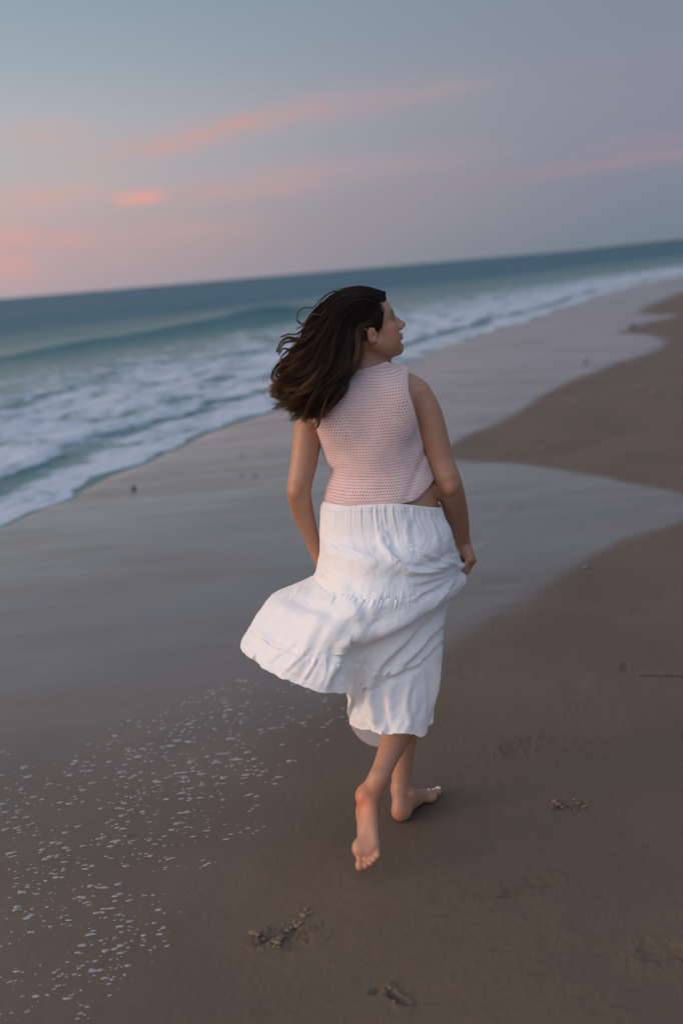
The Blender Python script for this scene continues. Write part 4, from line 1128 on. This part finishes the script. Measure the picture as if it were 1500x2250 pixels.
hairline = np.maximum(lx_ - np.clip(.018 + .46 * (lz_ + .02), .004, .052), (-.012 - lz_) + np.clip(-(lx_ + .012), 0, 1) * 3)
keep = (hairline * .75).astype(np.float32)
far_ = sstep(.09, .12, np.sqrt((lx_ + .01) ** 2 + (lz_ - .02) ** 2)).astype(np.float32)
HV.d = np.maximum(HV.d, keep * (lz_ > -.6) * 1.0 - far_ * .5 - .0 * lx_).astype(np.float32)
cv_, cf_ = HV.mesh()
cv_ = relax(cv_, cf_, 2)
ctone = np.clip(.03 + .05 * fbm(cv_[:, 0] * 60, cv_[:, 1] * 60, cv_[:, 2] * 20, seed=61), 0, 1)
allV = np.concatenate([hv, cv_]); allF = np.concatenate([hf, cf_ + len(hv)])
m_hair, b, pr = new_mat('dark_hair')
at = b.n('ShaderNodeAttribute', attribute_name='gold').outputs['Fac']
b.L(b.ramp(at, [(0, (.012, .0072, .0055)), (.25, (.036, .019, .011)), (.55, (.12, .058, .027)), (1, (.30, .155, .068))]), pr.inputs['Base Color'])
pr.inputs['Roughness'].default_value = .5; pr.inputs['Specular IOR Level'].default_value = .18
hair = mesh_obj('hair', allV, allF, m_hair, person, attrs={'gold': np.concatenate([ht, ctone])})
print('hair', len(allV))

# small hoop earring
m_gold, b, pr = new_mat('gold_metal'); pr.inputs['Base Color'].default_value = (.85, .66, .38, 1); pr.inputs['Metallic'].default_value = 1; pr.inputs['Roughness'].default_value = .25
ec = Hd(-.002, -.0790, -.047); t_ = np.linspace(0, 2 * np.pi, 24, endpoint=False); s_r = np.linspace(0, 2 * np.pi, 8, endpoint=False)
A2, B2 = np.meshgrid(t_, s_r, indexing='ij')
rx = (.0034 + .0007 * np.cos(B2))
Ve = ec + (rx * np.cos(A2))[..., None] * HM[:, 0] + (rx * np.sin(A2))[..., None] * np.array([0, 0, 1.0]) + (.0007 * np.sin(B2))[..., None] * HM[:, 1]
i = np.arange(24)[:, None]; j = np.arange(8)[None]
Fe = np.stack([i * 8 + j, i * 8 + (j + 1) % 8, ((i + 1) % 24) * 8 + (j + 1) % 8, ((i + 1) % 24) * 8 + j], -1).reshape(-1, 4)
mesh_obj('earring', Ve.reshape(-1, 3), Fe, m_gold, person)
# ------------------------------------------------------------------ foam flecks left on the wet sand
def zsand(x, y):
    """height of the sand sheet under a point"""
    i = np.clip(np.searchsorted(Dn, y) - 1, 0, len(Dn) - 2)
    fy = (y - Dn[i]) / (Dn[i + 1] - Dn[i])
    u = (x - .03 * y) / (abs(y) * .33 + .35); j = np.clip(np.searchsorted(Uu, u) - 1, 0, len(Uu) - 2)
    fu_ = (u - Uu[j]) / (Uu[j + 1] - Uu[j])
    return (ZZ[i, j] * (1 - fu_) + ZZ[i, j + 1] * fu_) * (1 - fy) + (ZZ[i + 1, j] * (1 - fu_) + ZZ[i + 1, j + 1] * fu_) * fy


FP = [(0, 1640), (120, 1640), (250, 1590), (360, 1560), (470, 1500), (560, 1470), (680, 1500), (770, 1560), (770, 1605), (690, 1640), (620, 1700), (560, 1790), (600, 1810), (500, 1860), (470, 1910), (420, 1990),
      (350, 2110), (270, 2170), (200, 2240), (0, 2250), (-40, 2250), (-40, 1650)]
fl = []
tries = 0
while len(fl) < 1150 and tries < 60000:
    tries += 1
    x, y = rng.uniform(-40, 790), rng.uniform(1470, 2260)
    if not inside(np.array([x]), np.array([y]), FP)[0]: continue
    dens = .45 + .5 * float(vnoise(np.array([x / 60.]), np.array([y / 26.]), seed=81)[0]) + .35 * float(vnoise(np.array([x / 150.]), np.array([y / 60.]), seed=82)[0])
    if y < 1720: dens += .12
    edge_d = (x - 330) * .55 + (y - 1900) * .5
    if x < 150 and y < 1720: dens *= .25
    if rng.random() > dens: continue
    fl.append((x, y))
fv, ff_, o_ = [], [], 0
rad_n, ang_n = 4, 14
for (x, y) in fl:
    g = G(x, y); z0 = float(zsand(g[0], g[1]))
    big = rng.random() < .10 and y > 1640
    nearf = g[1] / 2.9
    a = (rng.uniform(.009, .0135) if big else rng.lognormal(-5.32, .42)) * nearf; a = min(a, .019)
    bb = a * rng.uniform(.30, .62); rot = rng.normal(.20, .16)
    hgt_ = min(.0016, a * .16) if rng.random() < .9 else .003
    t_ = np.linspace(0, 2 * np.pi, ang_n, endpoint=False)
    ph1, ph2 = rng.random(2) * 6.28
    jag = 1 + .15 * np.sin(2 * t_ + ph1) + .10 * np.sin(3 * t_ + ph2) + .06 * np.sin(5 * t_ + ph1 * 2)
    vx = [0.0]; vy = [0.0]; vz = [hgt_]
    for k in range(1, rad_n):
        r_ = k / (rad_n - 1)
        vx += list(a * r_ * jag * np.cos(t_)); vy += list(bb * r_ * jag * np.sin(t_)); vz += list(hgt_ * (1 - r_ ** 3) * (1 + .25 * np.sin(3 * t_ + ph2)) - .0006 * (r_ > .99))
    vx, vy, vz = map(np.array, (vx, vy, vz)); c, s_n = math.cos(rot), math.sin(rot)
    fv.append(np.stack([g[0] + vx * c - vy * s_n, g[1] + vx * s_n + vy * c, z0 + .0004 + vz], 1))
    for k in range(ang_n):
        ff_.append((o_, o_, o_ + 1 + k, o_ + 1 + (k + 1) % ang_n))
    for r_ in range(rad_n - 2):
        for k in range(ang_n):
            p0 = o_ + 1 + r_ * ang_n; p1 = p0 + ang_n
            ff_.append((p0 + k, p1 + k, p1 + (k + 1) % ang_n, p0 + (k + 1) % ang_n))
    o_ += 1 + ang_n * (rad_n - 1)
FV = np.concatenate(fv)
import bmesh
me = bpy.data.meshes.new('foam')
me.from_pydata(FV.tolist(), [], [f if f[0] != f[1] else (f[0], f[2], f[3]) for f in ff_])
me.polygons.foreach_set('use_smooth', np.ones(len(me.polygons), bool))
m_foam, b, pr = new_mat('sea_foam')
tc = b.n('ShaderNodeTexCoord').outputs['Object']
nf = b.noise(tc, 700, 3, .7).outputs[0]; nf2 = b.noise(tc, 9, 2).outputs[0]
b.L(b.mix(b.mr(nf, .35, .7), (.25, .225, .215), b.mix(nf2, (.24, .22, .21), (.34, .315, .305))), pr.inputs['Base Color'])
pr.inputs['Roughness'].default_value = .45
me.materials.append(m_foam)
fo = bpy.data.objects.new('foam', me); scene.collection.objects.link(fo)
tag(fo, 'pale flecks of sea foam scattered over the wet sand', kind='stuff')

# ------------------------------------------------------------------ crumbled sand, twig, pebbles
m_clod, b, pr = new_mat('sand_clod')
tc = b.n('ShaderNodeTexCoord').outputs['Object']
n2 = b.noise(tc, 900, 3, .7).outputs[0]; n3 = b.noise(tc, 120, 3, .6).outputs[0]
b.L(b.mix(b.mr(n2, .35, .7, 0, .7), (.235, .16, .10), (.10, .07, .048)), pr.inputs['Base Color']); pr.inputs['Roughness'].default_value = .85
bm = b.n('ShaderNodeBump'); bm.inputs['Distance'].default_value = .002; b.L(b.m('ADD', n2, n3), bm.inputs['Height']); b.L(bm.outputs[0], pr.inputs['Normal'])


def lump(c, r, flat=.6, seed=0, nu=14, nv=9):
    t_ = np.linspace(0, 2 * np.pi, nu, endpoint=False); p_ = np.linspace(0, np.pi, nv)
    T_, P_ = np.meshgrid(t_, p_, indexing='xy')
    x, y, z = np.sin(P_) * np.cos(T_), np.sin(P_) * np.sin(T_), np.cos(P_)
    k = 1 + .38 * fbm(x * 1.6 + seed, y * 1.6, z * 1.6, seed=seed, oct=3)
    V_ = np.stack([x * k * r * 1.15, y * k * r, z * k * r * flat], -1).reshape(-1, 3) + c
    return V_, grid_faces(nv, nu, True)


def pile(items, label, group):
    for n_, (x, y, r) in enumerate(items):
        g = G(x, y); z0 = float(zsand(g[0], g[1]))
        V_, F_ = lump(np.array([g[0], g[1], z0 + r * .22]), r, .62, seed=int(x * 7 + y * 3) % 997, nu=12, nv=8)
        tag(mesh_obj('sand_clod', V_, F_, m_clod), label, 'sand clod', group)


it = [(558, 2052, .011), (566, 2058, .007), (572, 2046, .006), (578, 2058, .0075), (588, 2062, .006), (596, 2056, .006), (604, 2064, .010), (612, 2056, .010), (618, 2048, .009), (610, 2072, .009), (600, 2070, .006),
      (624, 2064, .007), (630, 2040, .007), (640, 2036, .005), (652, 2032, .009), (660, 2028, .006), (646, 2026, .005), (634, 2030, .004), (668, 2012, .008), (676, 2008, .006), (662, 2008, .005), (672, 1998, .005), (684, 2006, .005),
      (622, 2030, .004), (590, 2044, .003), (656, 2000, .003), (640, 2012, .002), (566, 2026, .002), (690, 2000, .002), (676, 1992, .003), (603, 2080, .005), (612, 2080, .004)]
for _ in range(26): it.append((rng.uniform(590, 700), rng.uniform(1985, 2060), rng.uniform(.0008, .0018)))
pile(it, 'crumb of damp sand in the biggest scuffed heap, left of the lifted foot', 'crumbs of sand in the big heap')
it = [(1218, 1762, .009), (1226, 1766, .008), (1234, 1770, .007), (1240, 1774, .006), (1222, 1758, .006), (1262, 1758, .006), (1270, 1762, .007), (1278, 1768, .007), (1284, 1774, .006), (1256, 1756, .004), (1288, 1768, .004), (1246, 1764, .004),
      (1272, 1790, .004)]
pile(it, 'crumb of sand in the small scuff to the right of the feet', 'crumbs of sand in the right scuff')
it = [(846, 2166, .006), (853, 2168, .006), (858, 2174, .006), (862, 2184, .006), (864, 2194, .005), (866, 2204, .005), (878, 2176, .004), (884, 2186, .004), (882, 2196, .004), (878, 2206, .004)]
pile([(x, y, r * .62) for x, y, r in it], 'crumb of sand in the curved heel mark near the bottom edge', 'crumbs of sand in the heel mark')

m_twig, b, pr = new_mat('dark_wood'); pr.inputs['Base Color'].default_value = (.035, .030, .028, 1); pr.inputs['Roughness'].default_value = .7
tp = [(1404, 1485), (1420, 1484), (1436, 1484), (1452, 1486), (1468, 1485), (1486, 1485), (1504, 1487), (1530, 1486)]
tw = np.array([G(x, y) + (0, 0, float(zsand(*G(x, y)[:2])) + .002) for x, y in tp])
cu = catmull(tw, 40)[None]; V_, F_ = bundle_tubes(cu, np.full((1, 40), .0022) * (1 + .3 * rng.random((1, 40))), 7)
tag(mesh_obj('twig', V_, F_, m_twig), 'thin dark twig lying flat at the right edge of the sand', 'twig')

m_peb, b, pr = new_mat('pebble'); pr.inputs['Base Color'].default_value = (.11, .11, .12, 1); pr.inputs['Roughness'].default_value = .5
m_sh, b, pr = new_mat('tan_shell'); pr.inputs['Base Color'].default_value = (.15, .115, .085, 1); pr.inputs['Roughness'].default_value = .6
PB = [(293, 1075, .019, 1.3, m_peb, 'seaweed', 'dark upright tuft of seaweed at the edge of the foaming water'),
      (560, 1045, .014, .6, m_peb, 'pebble', 'dark pebble beside the left elbow, leftmost of the pair on wet sand'),
      (531, 1044, .011, .6, m_peb, 'pebble', 'small dark pebble on the wet sand, outermost from the left elbow'),
      (530, 1000, .013, .5, m_peb, 'pebble', 'dark pebble at the end of the thin foam line'),
      (1388, 720, .065, .8, m_peb, 'rock', 'dark round rock on the far shining sand at the right'),
      (1287, 1246, .018, .35, m_peb, 'seaweed', 'small dark scrap of seaweed where the shiny sand turns brown'),
      (1193, 987, .026, .5, m_sh, 'shell', 'tan shell on the brown wedge of sand beside the right upper arm'),
      (1298, 932, .026, .4, m_sh, 'shell', 'tan shell farther up the brown wedge of sand, left of the dark pebble'),
      (1286, 972, .026, .3, m_peb, 'pebble', 'dark pebble in the middle of the brown wedge of sand'),
      (1435, 862, .045, .4, m_sh, 'shell', 'large tan shell on the brown sand near the right edge'),
      (1286, 796, .030, .5, m_peb, 'pebble', 'grey pebble on the far shining sand above the brown wedge')]
PB[1] = (*PB[1][:6], 'dark pebble on wet sand, nearer the left elbow')
for (x, y, r, fl_, mt, nm, lab) in PB:
    g = G(x, y); z0 = float(zsand(g[0], g[1]))
    V_, F_ = lump(np.array([g[0], g[1], z0 + r * fl_ * .5]), r, fl_, seed=int(x) % 97, nu=20, nv=12)
    tag(mesh_obj(nm, V_, F_, mt), lab, nm)
